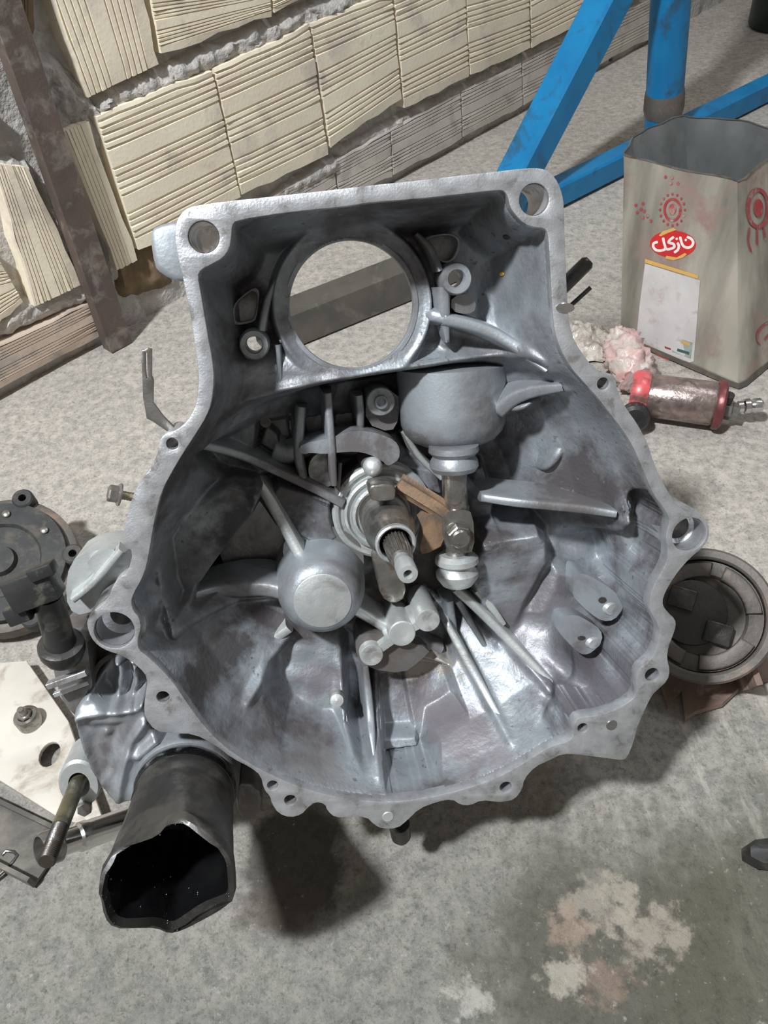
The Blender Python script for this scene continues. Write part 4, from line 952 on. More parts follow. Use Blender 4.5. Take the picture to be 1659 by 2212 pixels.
ri = [(rcx+(x-rcx)*(0.955-rj.uniform(0, .035)), rcy+(y-rcy)*(0.955-rj.uniform(0, .035)), z_+0.001+rj.uniform(-.0008, .0012)) for (x, y), z_ in zip(rim, zrim)]
ri2 = [(rcx+(x-rcx)*0.90, rcy+(y-rcy)*0.90, z_-0.005) for (x, y), z_ in zip(rim, zrim)]
rings += [ro2, ro, ri, ri2]
vs_ = [v for r_ in rings for v in r_]; fs = []
for i in range(len(rings)-1):
    for s in range(NR): fs.append((i*NR+s, i*NR+(s+1) % NR, (i+1)*NR+(s+1) % NR, (i+1)*NR+s))
boot = py('rubber_boot', vs_, fs, RUBBER, gb, 50); boot['label'] = 'black torn rubber boot with an open oily three-lobed mouth'
inn = [ri2]
for t in (0.3, 0.6, 0.9):
    inn.append([(rcx*(1-t)+g.x*t+(x-rcx)*(0.90-0.25*t), rcy*(1-t)+g.y*t+(y-rcy)*(0.90-0.25*t), z_-0.005-0.085*t) for (x, y), z_ in zip(rim, zrim)])
vs_ = [v for r_ in inn for v in r_]; fs = []
for i in range(3):
    for s in range(NR): fs.append((i*NR+s, i*NR+(s+1) % NR, (i+1)*NR+(s+1) % NR, (i+1)*NR+s))
fs.append(tuple(3*NR+s for s in range(NR)))
bl = py('boot_lining', vs_, fs, OILY, boot, 60)
dv, df = [], []
rnd = random.Random(5)
for k in range(46):
    i_ = rnd.randrange(NR); a_, b_ = V(ri[i_]), V(ri2[i_]); p_ = a_.lerp(b_, rnd.uniform(-0.2, 1.2))
    lathe_data([(0.0, -0.0006), (0.0006, 0), (0.0004, 0.0005), (0, 0.0007)], p_, (0, 0, 1), 8, vs_=dv, fs=df)
for k in range(30):
    i_ = rnd.randrange(NR); a_ = V(inn[0][i_]); b_ = V(inn[2][i_]); p_ = a_.lerp(b_, rnd.uniform(0.1, 0.9))
    lathe_data([(0.0, -0.0006), (0.0007, 0), (0.0004, 0.0006), (0, 0.0008)], p_, (0, 0, 1), 8, vs_=dv, fs=df)
dm_ = py('oil_droplets', dv, df, OILY, boot, 60); dm_['kind'] = 'stuff'; dm_['label'] = 'beads of oil clinging to the boot mouth'
# collar of rubber: shiny neck at the root
lathe('boot_neck', [(rb*0.93, -0.004), (rb*0.99, 0.0), (rb*1.03, 0.006), (rb*1.0, 0.011), (rb*0.9, 0.012)], g, (0, 0, 1), OILY, boot, 48)

# long stud through the lug at lower left
t0 = G(168, 1690, -0.030); t1 = G(100, 1862, 0.050)
sweep('long_bolt', [t0-(t1-t0)*0.3, t0.lerp(t1, 0.3), t0.lerp(t1, 0.6)], [0.0058]*3, ORING, gb, 20)
vs2 = []; dd = (t1-t0).normalized(); Ln = (t1-t0).length
pr = []; k = 0; h = Ln*0.55
while h < Ln: pr += [(0.0057, h), (0.0050, h+0.0008)]; h += 0.0016
lathe('bolt_thread', [(0, Ln*0.55)]+pr+[(0.0046, Ln), (0, Ln)], t0, dd, DSTEEL, gb, 18, ang=60)
gl = G(172, 1692, -0.030)
lathe('stud_lug', [(0.016, -0.03), (0.0165, 0.0), (0.0150, 0.0020), (0.0085, 0.0020), (0.008, -0.002), (0.008, -0.03), (0.016, -0.03)], gl, dd, ALUL, gb, 36, sx=1.25, sy=0.9)
# chrome shaft end and sleeve beside it
c0 = G(240, 1785, -0.050); c1 = G(85, 1838, -0.015); dd2 = (c1-c0).normalized()
lathe('polished_shaft', [(0, -0.02), (0.0105, -0.02), (0.0105, 0.018), (0.0112, 0.020), (0.0112, 0.026), (0.0095, 0.028), (0.0095, 0.045), (0, 0.045)], c0, dd2, CHROME, gb, 28)
lathe('shaft_sleeve', [(0.010, 0.040), (0.0125, 0.042), (0.0125, (c1-c0).length-0.002), (0.0118, (c1-c0).length), (0.0102, (c1-c0).length), (0.010, 0.040)], c0, dd2, STEEL, gb, 28)
hexa('nut', G(185, 1740, -0.030), (0.1, 0.2, 1), 0.0055, 0.008, STEEL, gb)
# bolt in the left edge of the flange
bo = G(290, 1074, -0.010); bd = (G(243, 1066, -0.006)-bo).normalized()
lathe('side_bolt_shank', [(0.0030, -0.004)]+[(0.0030 if i % 2 else 0.0026, 0.0008*i) for i in range(0, 12)]+[(0.003, 0.010)], bo, bd, ORING, gb, 14, ang=60)
lathe('side_bolt_flange', [(0, 0.0085), (0.0072, 0.0085), (0.0075, 0.0095), (0.006, 0.0105), (0, 0.0105)], bo, bd, STEEL, gb, 24)
hexa('side_bolt_head', bo+bd*0.0102, bd, 0.0055, 0.006, STEEL, gb, 0.2)
# slotted bracket on the left
bz = -0.02
bpx = [(303, 757), (312, 756), (318, 752), (327, 754), (327, 812), (331, 822), (330, 870), (352, 900), (378, 926), (362, 934), (330, 912), (316, 905), (308, 860), (306, 800)]
slot = [(313, 762), (317, 762), (318, 815), (316, 818), (314, 800)]
br_ = plate('slotted_bracket', GP(bpx, bz), [GP(slot, bz)], bz-0.0045, bz-0.001, STEEL, gb, 0.0005)
# wiring guide clip and aluminium casting on the left, beneath the connector
prism('side_casting', smooth_poly(GP([(150,1215),(190,1192),(250,1182),(282,1195),(276,1240),(240,1290),(205,1320),(160,1330),(140,1290)], -0.045), 1), -0.085, -0.045, ALUL, gb, 0.006, 3)
prism('side_casting_step', smooth_poly(GP([(186,1212),(225,1188),(252,1190),(230,1225),(214,1252),(205,1245),(190,1228)], -0.034), 1), -0.05, -0.036, ALUL, gb, 0.003, 3)
rib('side_casting_rib', [(156, 1298, -0.034), (200, 1262, -0.032), (262, 1190, -0.030)], 14, 0.012, ALUL, gb)
# clamp plates holding the sensor
for (a, b, z, w_) in (((104, 1480), (188, 1450), -0.010, 22), ((118, 1500), (192, 1472), -0.018, 14)):
    p0, p1 = G(a[0], a[1], z), G(b[0], b[1], z)
    sweep('clamp_plate', [p0, p1], 1.0, ALUF, gb, sq=(0.004 if w_ > 20 else 0.003, w_*S(z)), up=(0, 0, 1))
prism('clamp_base', smooth_poly(GP([(104,1380),(190,1370),(196,1440),(200,1500),(170,1560),(130,1520),(110,1450)], -0.025), 1), -0.07, -0.025, ALU2, gb, 0.004)
# black speed sensor with connector
s0 = G(135, 1405, -0.012); s1 = G(98, 1270, 0.012); ds = (s1-s0).normalized(); Ls = (s1-s0).length
sens = lathe('sensor_body', [(0, -0.006), (0.0125, -0.006), (0.0135, -0.003), (0.0135, 0.006), (0.0105, 0.008), (0.0098, 0.010), (0.0092, Ls*0.9), (0, Ls*0.9)], s0, ds, BLACKP, gb, 28)
lathe('sensor_seal', [(0.013, -0.001), (0.0148, 0.0), (0.0152, 0.0035), (0.0148, 0.007), (0.0115, 0.0085)], s0, ds, RUBBER, gb, 28)
sc_ = G(72, 1268, 0.014)
box('sensor_connector', sc_, 0.030, 0.022, 0.018, BLACKP, gb, 0.002, axes=(V((0.93, 0.36, 0)), V((-0.36, 0.93, 0)), V((0, 0, 1))))
box('connector_latch', G(42, 1322, 0.012), 0.014, 0.012, 0.014, BLACKP, gb, 0.0015, axes=(V((0.93, 0.36, 0)), V((-0.36, 0.93, 0)), V((0, 0, 1))))
box('connector_ridge', G(92, 1232, 0.020), 0.016, 0.008, 0.012, BLACKP, gb, 0.0015, axes=(V((0.93, 0.36, 0)), V((-0.36, 0.93, 0)), V((0, 0, 1))))
# selector rods behind, seen to the right
q0, q1 = G(1195, 640, -0.06), G(1274, 562, -0.05)
sweep('selector_rod', [q0, q0.lerp(q1, 0.5), q0.lerp(q1, 0.93), q1], [0.0052, 0.0052, 0.0050, 0.0030], DSTEEL, gb, 18)
q0, q1 = G(1200, 690, -0.06), G(1276, 621, -0.055)
sweep('thin_rod', [q0, q1], [0.0016, 0.0016], DSTEEL, gb, 10)
# drain bolt under the bell
g0_, g1_ = G(862, 1780, -0.03), G(868, 1815, -0.035)
sweep('drain_plug', [g0_, g0_.lerp(g1_, 0.75), g1_], [0.0085, 0.0080, 0.005], RUBBER, gb, 18)
prism('lower_lug', smooth_poly(GP([(505, 1690), (560, 1700), (570, 1740), (545, 1775), (515, 1770)], -0.02), 1), -0.05, -0.02, ALU2, gb, 0.003)

# ================================================================== THINGS AROUND
# ---- tin can, cut open
HT = 0.262
def at_z(px, py_, z): return fl(px, py_, z)
Nb, Lb = fl(1600, 842), fl(1337, 728)
Nt, Lt, Bt = fl(1600, 392, HT), fl(1345, 336, HT), fl(1506, 228, HT)
ed = (Lb-Nb); per = V((-ed.y, ed.x, 0)); per = -per if per.y < 0 else per
per = per.normalized()*ed.length*0.98
Rb = Nb + per; Bb = Lb + per
edt = Lt-Nt; pt = V((-edt.y, edt.x, 0)); pt = -pt if pt.y < 0 else pt
pt = pt.normalized()*edt.length
Rt_ = Nt+pt; Bt_ = Lt+pt
cm = Matrix.Translation((Nb+Bb)/2); can = empty('tin_can', cm, 'square cut-open cooking oil tin with red printing and white label', 'tin can')
c0_ = (Nb+Bb)/2
def canw(name, fn, m, out, t=0.0006):
    pass
cornb = [Lb-c0_, Nb-c0_, Rb-c0_, Bb-c0_]; cornt = [Lt-c0_, Nt-c0_, Rt_-c0_, Bt_-c0_]
NSd = 14; NV = 16
def can_ring(v, inset, bul):
    pts = []
    for e_ in range(4):
        a = cornb[e_].lerp(cornt[e_], v); b = cornb[(e_+1) % 4].lerp(cornt[(e_+1) % 4], v)
        d = (b-a).normalized(); nrm_ = V((d.y, -d.x, 0)).normalized()
        mid = (a+b)/2
        if nrm_.dot(mid-V((sum(c.x for c in cornb)/4, sum(c.y for c in cornb)/4, 0))) < 0: nrm_ = -nrm_
        for k in range(NSd):
            t = k/NSd; rr_ = 0.06
            p = a.lerp(b, t)
            # rounded corners
            cc = min(t, 1-t)
            off = -0.004*max(0, 1-cc/rr_)**2
            amp = bul*(0.0 if e_ in (0, 1) else 1.0)
            off += amp*math.sin(math.pi*t)*(v**3)
            off += 0.0015*math.sin(7*t*math.pi+e_*2)*(1 if e_ not in (0, 1) else 0)
            q = p + nrm_*(off-inset)
            if v > 0.999: q = q + V((0, 0, 0.0012*math.sin(9*t+e_*5)))
            pts.append(q)
    return pts
def can_shell(name, inset, m, bul=0.018):
    vs_, fs = [], []
    for j in range(NV+1): vs_ += can_ring(j/NV, inset, bul)
    n = 4*NSd
    for j in range(NV):
        for s in range(n): fs.append((j*n+s, j*n+(s+1) % n, (j+1)*n+(s+1) % n, (j+1)*n+s))
    return py(name, vs_, fs, m, can, 50)
can_shell('can_body', 0.0, TINOUT); can_shell('can_lining', 0.0010, TININ)
ra = can_ring(1.0, -0.0012, 0.018); rr0 = can_ring(1.0, 0.0016, 0.018)
vs_ = ra + rr0 + [p+V((0, 0, 0.0012)) for p in ra] + [p+V((0, 0, 0.0012)) for p in rr0]; n = 4*NSd
vs_ = [p-V((0, 0, 0.0006)) for p in vs_]; fs = []
for s in range(n):
    t = (s+1) % n
    fs += [(s, t, 2*n+t, 2*n+s), (n+s, n+t, 3*n+t, 3*n+s), (2*n+s, 2*n+t, 3*n+t, 3*n+s), (s, t, n+t, n+s)]
py('can_rim', vs_, fs, STEEL, can, 50)
bp = [p+V((0, 0, 0.003)) for p in can_ring(0.0, 0.0005, 0)]
py('can_bottom', bp, [tuple(range(len(bp)))], TININ, can)
bs_ = [p for p in can_ring(0.0, -0.0015, 0)]; bs2 = [p for p in can_ring(0.03, -0.0015, 0)]
py('bottom_seam', bs_+bs2, [(s, (s+1) % n, n+(s+1) % n, n+s) for s in range(n)], RUST, can)
# printed decoration, laid on the two visible faces
def face_frame(a_b, b_b, a_t, b_t): return [p+c0_ for p in (a_b, b_b, a_t, b_t)]
FA = face_frame(cornb[0], cornb[1], cornt[0], cornt[1]); FB = face_frame(cornb[1], cornb[2], cornt[1], cornt[2])
def prj(P):
    d_ = P-CAMP; z_ = d_.dot(FW); return CX+FPX*d_.dot(RT)/z_, CY-FPX*d_.dot(UP)/z_
def fp(F_, px, py_, off=0.0010):
    """point of the (slightly twisted) tin face under photo point, lifted by the print thickness"""
    a, b, c_, d_ = F_; f = lambda u, v: (a*(1-u)+b*u)*(1-v)+(c_*(1-u)+d_*u)*v
    u = v = 0.5
    for _ in range(12):
        x, y = prj(f(u, v)); xu, yu = prj(f(u+1e-3, v)); xv, yv = prj(f(u, v+1e-3))
        A11, A12, A21, A22 = (xu-x)/1e-3, (xv-x)/1e-3, (yu-y)/1e-3, (yv-y)/1e-3; dt = A11*A22-A12*A21
        ex, ey = px-x, py_-y; u += (A22*ex-A12*ey)/dt; v += (A11*ey-A21*ex)/dt
    nr = (f(u+.01, v)-f(u, v)).cross(f(u, v+.01)-f(u, v)).normalized()
    if nr.dot(CAMP-f(u, v)) < 0: nr = -nr
    rnd_ = 0.004*max(0, 1-min(u, 1-u)/0.06)**2
    return f(u, v)+nr*(off*0.5-rnd_)-c0_
def decal(name, F_, poly, m, off=0.0012):
    vs_ = [fp(F_, x, y, off) for x, y in poly]; vs0 = [fp(F_, x, y, off-0.0005) for x, y in poly]; n = len(poly)
    fs = [tuple(range(n))]+[(i, (i+1) % n, n+(i+1) % n, n+i) for i in range(n)]
    me = bpy.data.meshes.new(name); me.from_pydata([tuple(v) for v in vs_+vs0], [], fs); me.update()
    bm = bmesh.new(); bm.from_mesh(me); bmesh.ops.triangulate(bm, faces=[f for f in bm.faces if len(f.verts) > 4]); bm.to_mesh(me); bm.free()
    return link(name, me, m, can, flat=True)
def strokes(name, F_, lines, wpx, m, off=0.0016, closed=False):
    vs_, fs = [], []
    for ln in lines:
        cat = []
        n = len(ln)
        for i in range(n-1):
            p0, p1, p2, p3 = [V(ln[max(0, min(n-1, i+d))]) for d in (-1, 0, 1, 2)]
            for k in range(5):
                t = k/5; cat.append(0.5*((2*p1)+(-p0+p2)*t+(2*p0-5*p1+4*p2-p3)*t*t+(-p0+3*p1-3*p2+p3)*t**3))
        cat.append(V(ln[-1])); k0 = len(vs_)
        for i, p in enumerate(cat):
            d = (cat[min(i+1, len(cat)-1)]-cat[max(i-1, 0)]).normalized(); s = V((-d.y, d.x))*wpx/2
            e_ = 0.6 if i in (0, len(cat)-1) else 1
            a = p+s*e_; b = p-s*e_
            vs_ += [fp(F_, a.x, a.y, off), fp(F_, b.x, b.y, off)]
        for i in range(len(cat)-1): fs.append((k0+2*i, k0+2*i+1, k0+2*i+3, k0+2*i+2))
    return py(name, vs_, fs, m, can, flat=True)
def ell(cx, cy, rx, ry, n=32, rot=0.0):
    o = []
    for k in range(n):
        t = 2*math.pi*k/n; x, y = rx*math.cos(t), ry*math.sin(t); o.append((cx+x*math.cos(rot)-y*math.sin(rot), cy+x*math.sin(rot)+y*math.cos(rot)))
    return o
decal('gold_swash', FA, [(1424, 508), (1432, 499), (1455, 492), (1462, 496), (1445, 502), (1428, 510)], GOLDP, 0.0018)
decal('gold_swash', FA, [(1440, 552), (1462, 556), (1480, 546), (1484, 549), (1476, 556), (1455, 562), (1438, 558)], GOLDP, 0.0018)
decal('logo_ellipse', FA, ell(1454, 527, 49.5, 29, 40, math.radians(2)), LOGOR, 0.0014)
def lg(pts): return [(1370+x*0.1447, 480+y*0.1447) for x, y in pts]   # from the enlarged view of the logo
strokes('logo_lettering', FA, [
    lg([(725, 235), (780, 245), (800, 262)])if False else lg([(790, 215), (850, 240), (885, 290), (870, 345), (820, 375), (760, 365), (720, 320), (690, 210)]),
    lg([(650, 300), (672, 350), (655, 410), (600, 450)]),
    lg([(600, 215), (545, 255), (520, 300), (590, 320), (600, 370), (520, 400), (470, 390)]),
    lg([(435, 225), (450, 300), (470, 390), (400, 420), (330, 410), (290, 360), (300, 310), (360, 290)])], 5.6, LOGOW, 0.0020)
decal('logo_dot', FA, ell(1370+775*.1447, 480+262*.1447, 2.6, 2.6, 12), LOGOW, 0.0020)
decal('logo_dot', FA, ell(1370+640*.1447, 480+245*.1447, 2.8, 2.6, 12), LOGOW, 0.0020)
decal('gold_line', FA, [(1394, 559), (1509, 595), (1508, 602), (1394, 567)], GOLDP, 0.0014)
decal('white_label', FA, [(1394, 569), (1513, 606), (1499, 780), (1490, 783), (1392, 748), (1376, 722), (1382, 660)], LABELW, 0.0013)
decal('label_box', FA, [(1456, 727), (1497, 740), (1493, 775), (1452, 760)], PALEG, 0.0016)
decal('label_mark', FA, [(1472, 735), (1492, 741), (1490, 747), (1472, 741)], GOLDP, 0.0019)
decal('label_mark', FA, [(1464, 752), (1490, 760), (1489, 766), (1463, 758)], GREENP, 0.0019)
strokes('label_lettering', FA, [[(1419, 712), (1424, 722), (1432, 724), (1438, 718)], [(1441, 716), (1443, 726)], [(1444, 724), (1451, 729)]], 3, GREENP, 0.0017)
decal('label_mark', FA, [(1436, 747), (1450, 752), (1450, 756), (1437, 752)], REDP, 0.0017)
decal('red_patch', FA, [(1416, 764), (1446, 776), (1446, 790), (1434, 796), (1414, 782)], REDP, 0.0013)
# red medallions
def ringd_(F_, cx, cy, rx, ry, w_, off=0.0015):
    pts = ell(cx, cy, rx, ry, 28); strokes('red_medallion', F_, [pts+[pts[0], pts[1]]], w_, REDP, off)
ringd_(FA, 1453, 453, 17, 23, 5.5); decal('red_medallion_centre', FA, ell(1453, 452, 8, 12, 20), REDP, 0.0015)
for k in range(16):
    t = 2*math.pi*k/16; decal('red_dot', FA, ell(1453+27*math.cos(t), 453+34*math.sin(t), 2.6, 3.0, 8), REDP, 0.0015)
for (x, y) in ((1374, 443), (1389, 440), (1385, 452), (1392, 456), (1377, 459), (1389, 470), (1399, 467), (1406, 477), (1438, 382), (1452, 384), (1465, 396), (1450, 396)):
    decal('red_dot', FA, ell(x, y, 3.3, 3.6, 10), REDP, 0.0015)
mk = [(1588+(0 if k < 0 else 0), 0) for k in ()]
for (cx, cy, rx, ry, w_) in ((1636, 450, 22, 40, 8),):
    ringd_(FB, cx, cy, rx, ry, w_, 0.0022)
decal('red_medallion_centre', FB, ell(1637, 450, 10, 20, 20), REDP, 0.0022)
for pts in ([(1618, 492), (1615, 520), (1622, 545)], [(1634, 492), (1634, 530)], [(1648, 490), (1652, 520)], [(1640, 745), (1634, 725), (1645, 705), (1662, 695)], [(1650, 735), (1660, 722)]):
    strokes('red_flourish', FB, [pts], 3.5, REDP, 0.0022)

# ---- blue stand: beam on the floor, leaning leg and post
bp0, bp1 = fl(1190, 425, 0.02), fl(1655, 195, 0.02)
bm_ = Matrix.Translation(V((bp0.x, bp0.y, 0))); stand = empty('blue_stand', bm_, 'bright blue painted steel stand with leaning leg behind the gearbox', 'stand')
so = V((bp0.x, bp0.y, 0)); bd_ = (bp1-bp0); bd_.z = 0; bd_.normalize(); bn = V((bd_.y, -bd_.x, 0))
beam0 = bp0-bd_*0.16-so; beam1 = bp0+bd_*1.5-so
sweep('base_beam', [V((beam0.x, beam0.y, 0.0235)), V((beam1.x, beam1.y, 0.0235))], 1.0, BLUE, stand, sq=(0.042, 0.045), up=(0, 0, 1))
def vpl(px, py_):   # point in the vertical plane of the beam
    r_ = ray(px, py_); t = (so-CAMP).dot(bn)/r_.dot(bn); return CAMP+r_*t-so
l0 = vpl(1112, 392); l1 = vpl(1320, -10); dl = (l1-l0).normalized(); 
foot = l0 + dl*((0.048-l0.z)/dl.z)
sweep('leaning_leg', [foot, l1+dl*0.45], 1.0, BLUE, stand, sq=(0.058, 0.058), up=(bn+V((0,0,0.0))*1))
p0_ = vpl(1432, 262); p1_ = vpl(1450, -20); dp_ = (p1_-p0_).normalized(); pf = p0_ + dp_*((0.048-p0_.z)/dp_.z)
sweep('post', [pf, p1_+dp_*0.5], 0.036, BLUE, stand, 28)
jw = p0_.lerp(p1_, 0.16); sweep('weld_collar', [jw-dp_*0.022, jw-dp_*0.01, jw+dp_*0.015, jw+dp_*0.024], [0.037, 0.0395, 0.0385, 0.037], RUST, stand, 24)
# nut on the floor
npx = fl(1312, 131); nt_ = hexa('nut', (npx.x, npx.y, 0.0), (0, 0, 1), 0.013, 0.011, DSTEEL, None)
tag(nt_, 'small dark nut lying on the floor near the wall behind the blue leg', 'nut')
# dark things at the top right edge
p = fl(1716, 262, 0.0)
wh = empty('rubber_wheel', Matrix.Translation(V((p.x, p.y, 0))), 'black rubber wheel on the floor behind the oil tin at the right edge', 'wheel')
lathe('tyre', [(0.026, -0.018), (0.048, -0.018), (0.054, -0.012), (0.056, 0), (0.054, 0.012), (0.048, 0.018), (0.026, 0.018), (0.026, -0.018)], (0.05, 0.02, 0.0562), bn, RUBBER, wh, 40)
lathe('wheel_hub', [(0, -0.015), (0.027, -0.015), (0.027, 0.015), (0.010, 0.020), (0, 0.020)], (0.05, 0.02, 0.0562), bn, DSTEEL, wh, 28)
p = fl(1700, 120, 0.0)
gs = empty('green_gas_bottle', Matrix.Translation(p), 'dark green steel bottle standing beyond the oil tin, top right corner', 'bottle')
lathe('bottle_body', [(0, 0.0), (0.085, 0.0), (0.09, 0.008), (0.09, 0.42), (0.07, 0.47), (0.03, 0.50), (0, 0.50)], (0.10, 0.25, 0), (0, 0, 1), GREEN, gs, 40)
lathe('bottle_valve', [(0, 0.49), (0.016, 0.49), (0.016, 0.54), (0.022, 0.545), (0.022, 0.56), (0, 0.56)], (0.10, 0.25, 0), (0, 0, 1), STEEL, gs, 24)

# ---- steel square tube on the floor behind the gearbox
ta, tb = fl(600, 718, 0.02), fl(960, 575, 0.02); td = (tb-ta); td.z = 0; td.normalize()
to = V(((ta.x+tb.x)/2, (ta.y+tb.y)/2, 0))
tu = empty('steel_tube', Matrix.Translation(to), 'dark square steel tube lying on the floor, seen through the round opening', 'steel tube')
TW = 0.055
def tloop(k, d, half): return [(to+td*k)]
vs_, fs = [], []
tn = V((td.y, -td.x, 0))
for e_ in (-0.19, 0.26):
    for h_ in (TW/2, TW/2-0.003):
        for (a, b) in ((-1, -1), (1, -1), (1, 1), (-1, 1)): vs_.append(td*e_ + tn*a*h_ + V((0, 0, TW/2+b*h_+0.0003)))
for i in range(4):
    j = (i+1) % 4
    fs += [(i, j, 8+j, 8+i), (4+i, 4+j, 12+j, 12+i), (i, j, 4+j, 4+i), (8+i, 8+j, 12+j, 12+i)]
py('tube_walls', vs_, fs, TUBE, tu, 30)

# ---- air tool lying against the tin
a0_ = fl(1375, 850, 0.033); a1_ = fl(1580, 878, 0.033); at_ = empty('air_drill', Matrix.Translation(V((a0_.x, a0_.y, 0))), 'grimy pink and chrome air tool lying in front of the oil tin', 'power tool')
ao = V((a0_.x, a0_.y, 0)); A0 = a0_-ao; A1 = a1_-ao; ad = (A1-A0).normalized(); AL = (A1-A0).length; 
lathe('motor_barrel', [(0, AL*0.10), (0.026, AL*0.10), (0.0285, AL*0.14), (0.0285, AL*0.80), (0.027, AL*0.84), (0, AL*0.84)], A0, ad, TOOLB, at_, 40)
lathe('end_cap', [(0, AL*0.83), (0.031, AL*0.83), (0.0325, AL*0.85), (0.0325, AL*0.90), (0.029, AL*0.925), (0, AL*0.925)], A0, ad, mat('dark_red_enamel', (0.20, 0.05, 0.05), (0.12, 0.04, 0.04), 0.3, 0.35, 50), at_, 24)
lathe('red_housing', [(0, -AL*0.06), (0.028, -AL*0.06), (0.0315, 0), (0.0315, AL*0.08), (0.029, AL*0.13), (0, AL*0.13)], A0, ad, TOOLR, at_, 32)
lathe('black_knob', [(0, 0), (0.017, 0), (0.019, 0.004), (0.019, 0.016), (0.015, 0.020), (0, 0.020)], A0-ad*0.012+V((0, 0, -0.010))+V((0.0, -0.034, 0)), (-0.3, -1, 0.25), BLACKP, at_, 28)
su = fl(1590, 880, 0.028)-ao
lathe('air_inlet', [(0, 0), (0.013, 0), (0.013, 0.010), (0.0105, 0.012), (0.0105, 0.02), (0, 0.02)], A0+ad*AL*0.92+V((0, 0, -0.006)), ad, STEEL, at_, 6, ang=20)
lathe('hose_nipple', [(0, 0.016), (0.0075, 0.016), (0.0075, 0.022), (0.0095, 0.024), (0.0095, 0.030), (0.0075, 0.032), (0.009, 0.036), (0.009, 0.043), (0.006, 0.046), (0, 0.046)], A0+ad*AL*0.94+V((0, 0, -0.004)), (ad+V((0.1, 0.25, 0.1))).normalized(), CHROME, at_, 28, ang=25)
lathe('vent_bolt', [(0, 0), (0.006, 0), (0.006, 0.016), (0, 0.016)], A0+ad*AL*0.94+V((0.0, 0.0, 0.004)), (0, -0.2, 1), BLACKP, at_, 16)
# taped handle of the tool: crumpled
h0 = fl(1372, 820, 0.03)-ao; h1 = fl(1335, 722, 0.03)-ao
def crumple(name, pts, radii, m, parent, amp, seed, seg=36):
    o = sweep(name, pts, radii, m, parent, seg)
    for v in o.data.vertices:
        n1 = mnoise.fractal(V(v.co)*95+V((seed, 0, 0)), 0.6, 2.2, 3)
        c = min(pts, key=lambda p: (V(p)-v.co).length); d = (v.co-V(c)).normalized()
        v.co += d*n1*amp
        wz_ = v.co.z+parent.location.z
        if wz_ < 0.001: v.co.z += 0.001-wz_
    return o
hp = [h0.lerp(h1, k/27) for k in range(28)]
crumple('taped_handle', hp, [0.012+0.016*math.sin(math.pi*min(1, (k+4)/31))**0.7 if k < 27 else 0.006 for k in range(28)], TAPE, at_, 0.010, 3)
# crumpled plastic wrap on the floor
rg0 = fl(1290, 760, 0.012); rg1 = fl(1235, 690, 0.012)
ro_ = V((rg0.x, rg0.y, 0)); rag = empty('crumpled_plastic_wrap', Matrix.Translation(ro_), 'crumpled clear and whitish plastic wrap on the floor beside the gearbox flange', 'plastic wrap')
WRAP = mat('dirty_clear_wrap', (0.50, 0.46, 0.40), (0.42, 0.36, 0.31), 0.0, 0.35, 50, (0.30, 0.25, 0.22), 0.3, 50, 0.9, 90, coat=0.3, bdist=0.004)
rp = [(rg0-ro_).lerp(rg1-ro_, k/11)+V((0, 0.01*math.sin(k), 0)) for k in range(12)]
vs_, fs = [], []; nw = 36
for j in range(nw+1):
    for i in range(nw+1):
        u, v = i/nw-0.5, j/nw-0.5; q = (rg0-ro_).lerp(rg1-ro_, 0.5)
        rr_ = math.hypot(u, v)*2
        k_ = 1+0.25*mnoise.noise(V((math.atan2(v, u)*1.5, 3, 1)))
        x = q.x+u*0.10*k_; y = q.y+v*0.12*k_
        h_ = 0.014*abs(mnoise.fractal(V((x*28, y*28, 2)), 0.6, 2.3, 4))+0.012*max(0, 1-rr_)
        vs_.append((x, y, 0.0006+h_*max(0, min(1, (1-rr_)*4))))
for j in range(nw):
    for i in range(nw):
        u, v = (i+.5)/nw-0.5, (j+.5)/nw-0.5
        if math.hypot(u, v) < 0.48: a = j*(nw+1)+i; fs.append((a, a+1, a+nw+2, a+nw+1))
py('wrap_sheet', vs_, fs, WRAP, rag, 60)

# ---- rusty round mount on the right
mc = fl(1505, 1372, 0.050); mo = V((mc.x, mc.y, 0))
em = empty('engine_mount', Matrix.Translation(mo), 'dull rusty round engine mount with rubber core, right of the bell housing', 'engine mount')
tocam = (CAMP-mc).normalized(); axm = (tocam+V((0.10, 0.10, -0.15))).normalized(); um, vm, _ = basis(axm)
RM = 0.063
mcl = V((0, 0, RM*0.42+0.055))
lathe('outer_ring', [(RM, -0.045), (RM, 0.0), (RM-0.002, 0.002), (RM-0.008, 0.002), (RM-0.010, 0.0), (RM-0.010, -0.045), (RM, -0.045)], mcl, axm, RUST, em, 56)
lathe('rubber_core', [(0, -0.035), (RM-0.011, -0.035), (RM-0.011, -0.008), (RM*0.62, -0.006), (RM*0.58, -0.010), (0, -0.010)], mcl, axm, RUST, em, 48)
lathe('centre_boss', [(0, -0.012), (RM*0.50, -0.012), (RM*0.48, -0.003), (RM*0.30, 0.0), (0, 0.0)], mcl+(-um*0.010), axm, mat('black_grime_iron', (0.075, 0.07, 0.065), (0.05, 0.047, 0.043), 0.3, 0.6, 30, bump=0.4), em, 40)
def pm_(u_, v_, h_): return mcl+um*u_+vm*v_+axm*h_
MM = Matrix.Identity(4)
for i_, ax_ in enumerate((um, vm, axm)):
    for j_ in range(3): MM[j_][i_] = ax_[j_]
MM.translation = mcl
for (t0_, t1_) in ((20, 82), (96, 160), (190, 262), (280, 345)):
    an = [math.radians(t0_+(t1_-t0_)*k/8) for k in range(9)]
    prism('rubber_segment', [(RM*0.80*math.cos(t), RM*0.80*math.sin(t)) for t in an]+[(RM*0.58*math.cos(t), RM*0.58*math.sin(t)) for t in an[::-1]], -0.03, -0.002, RUST, em, 0.002, mtx=MM)
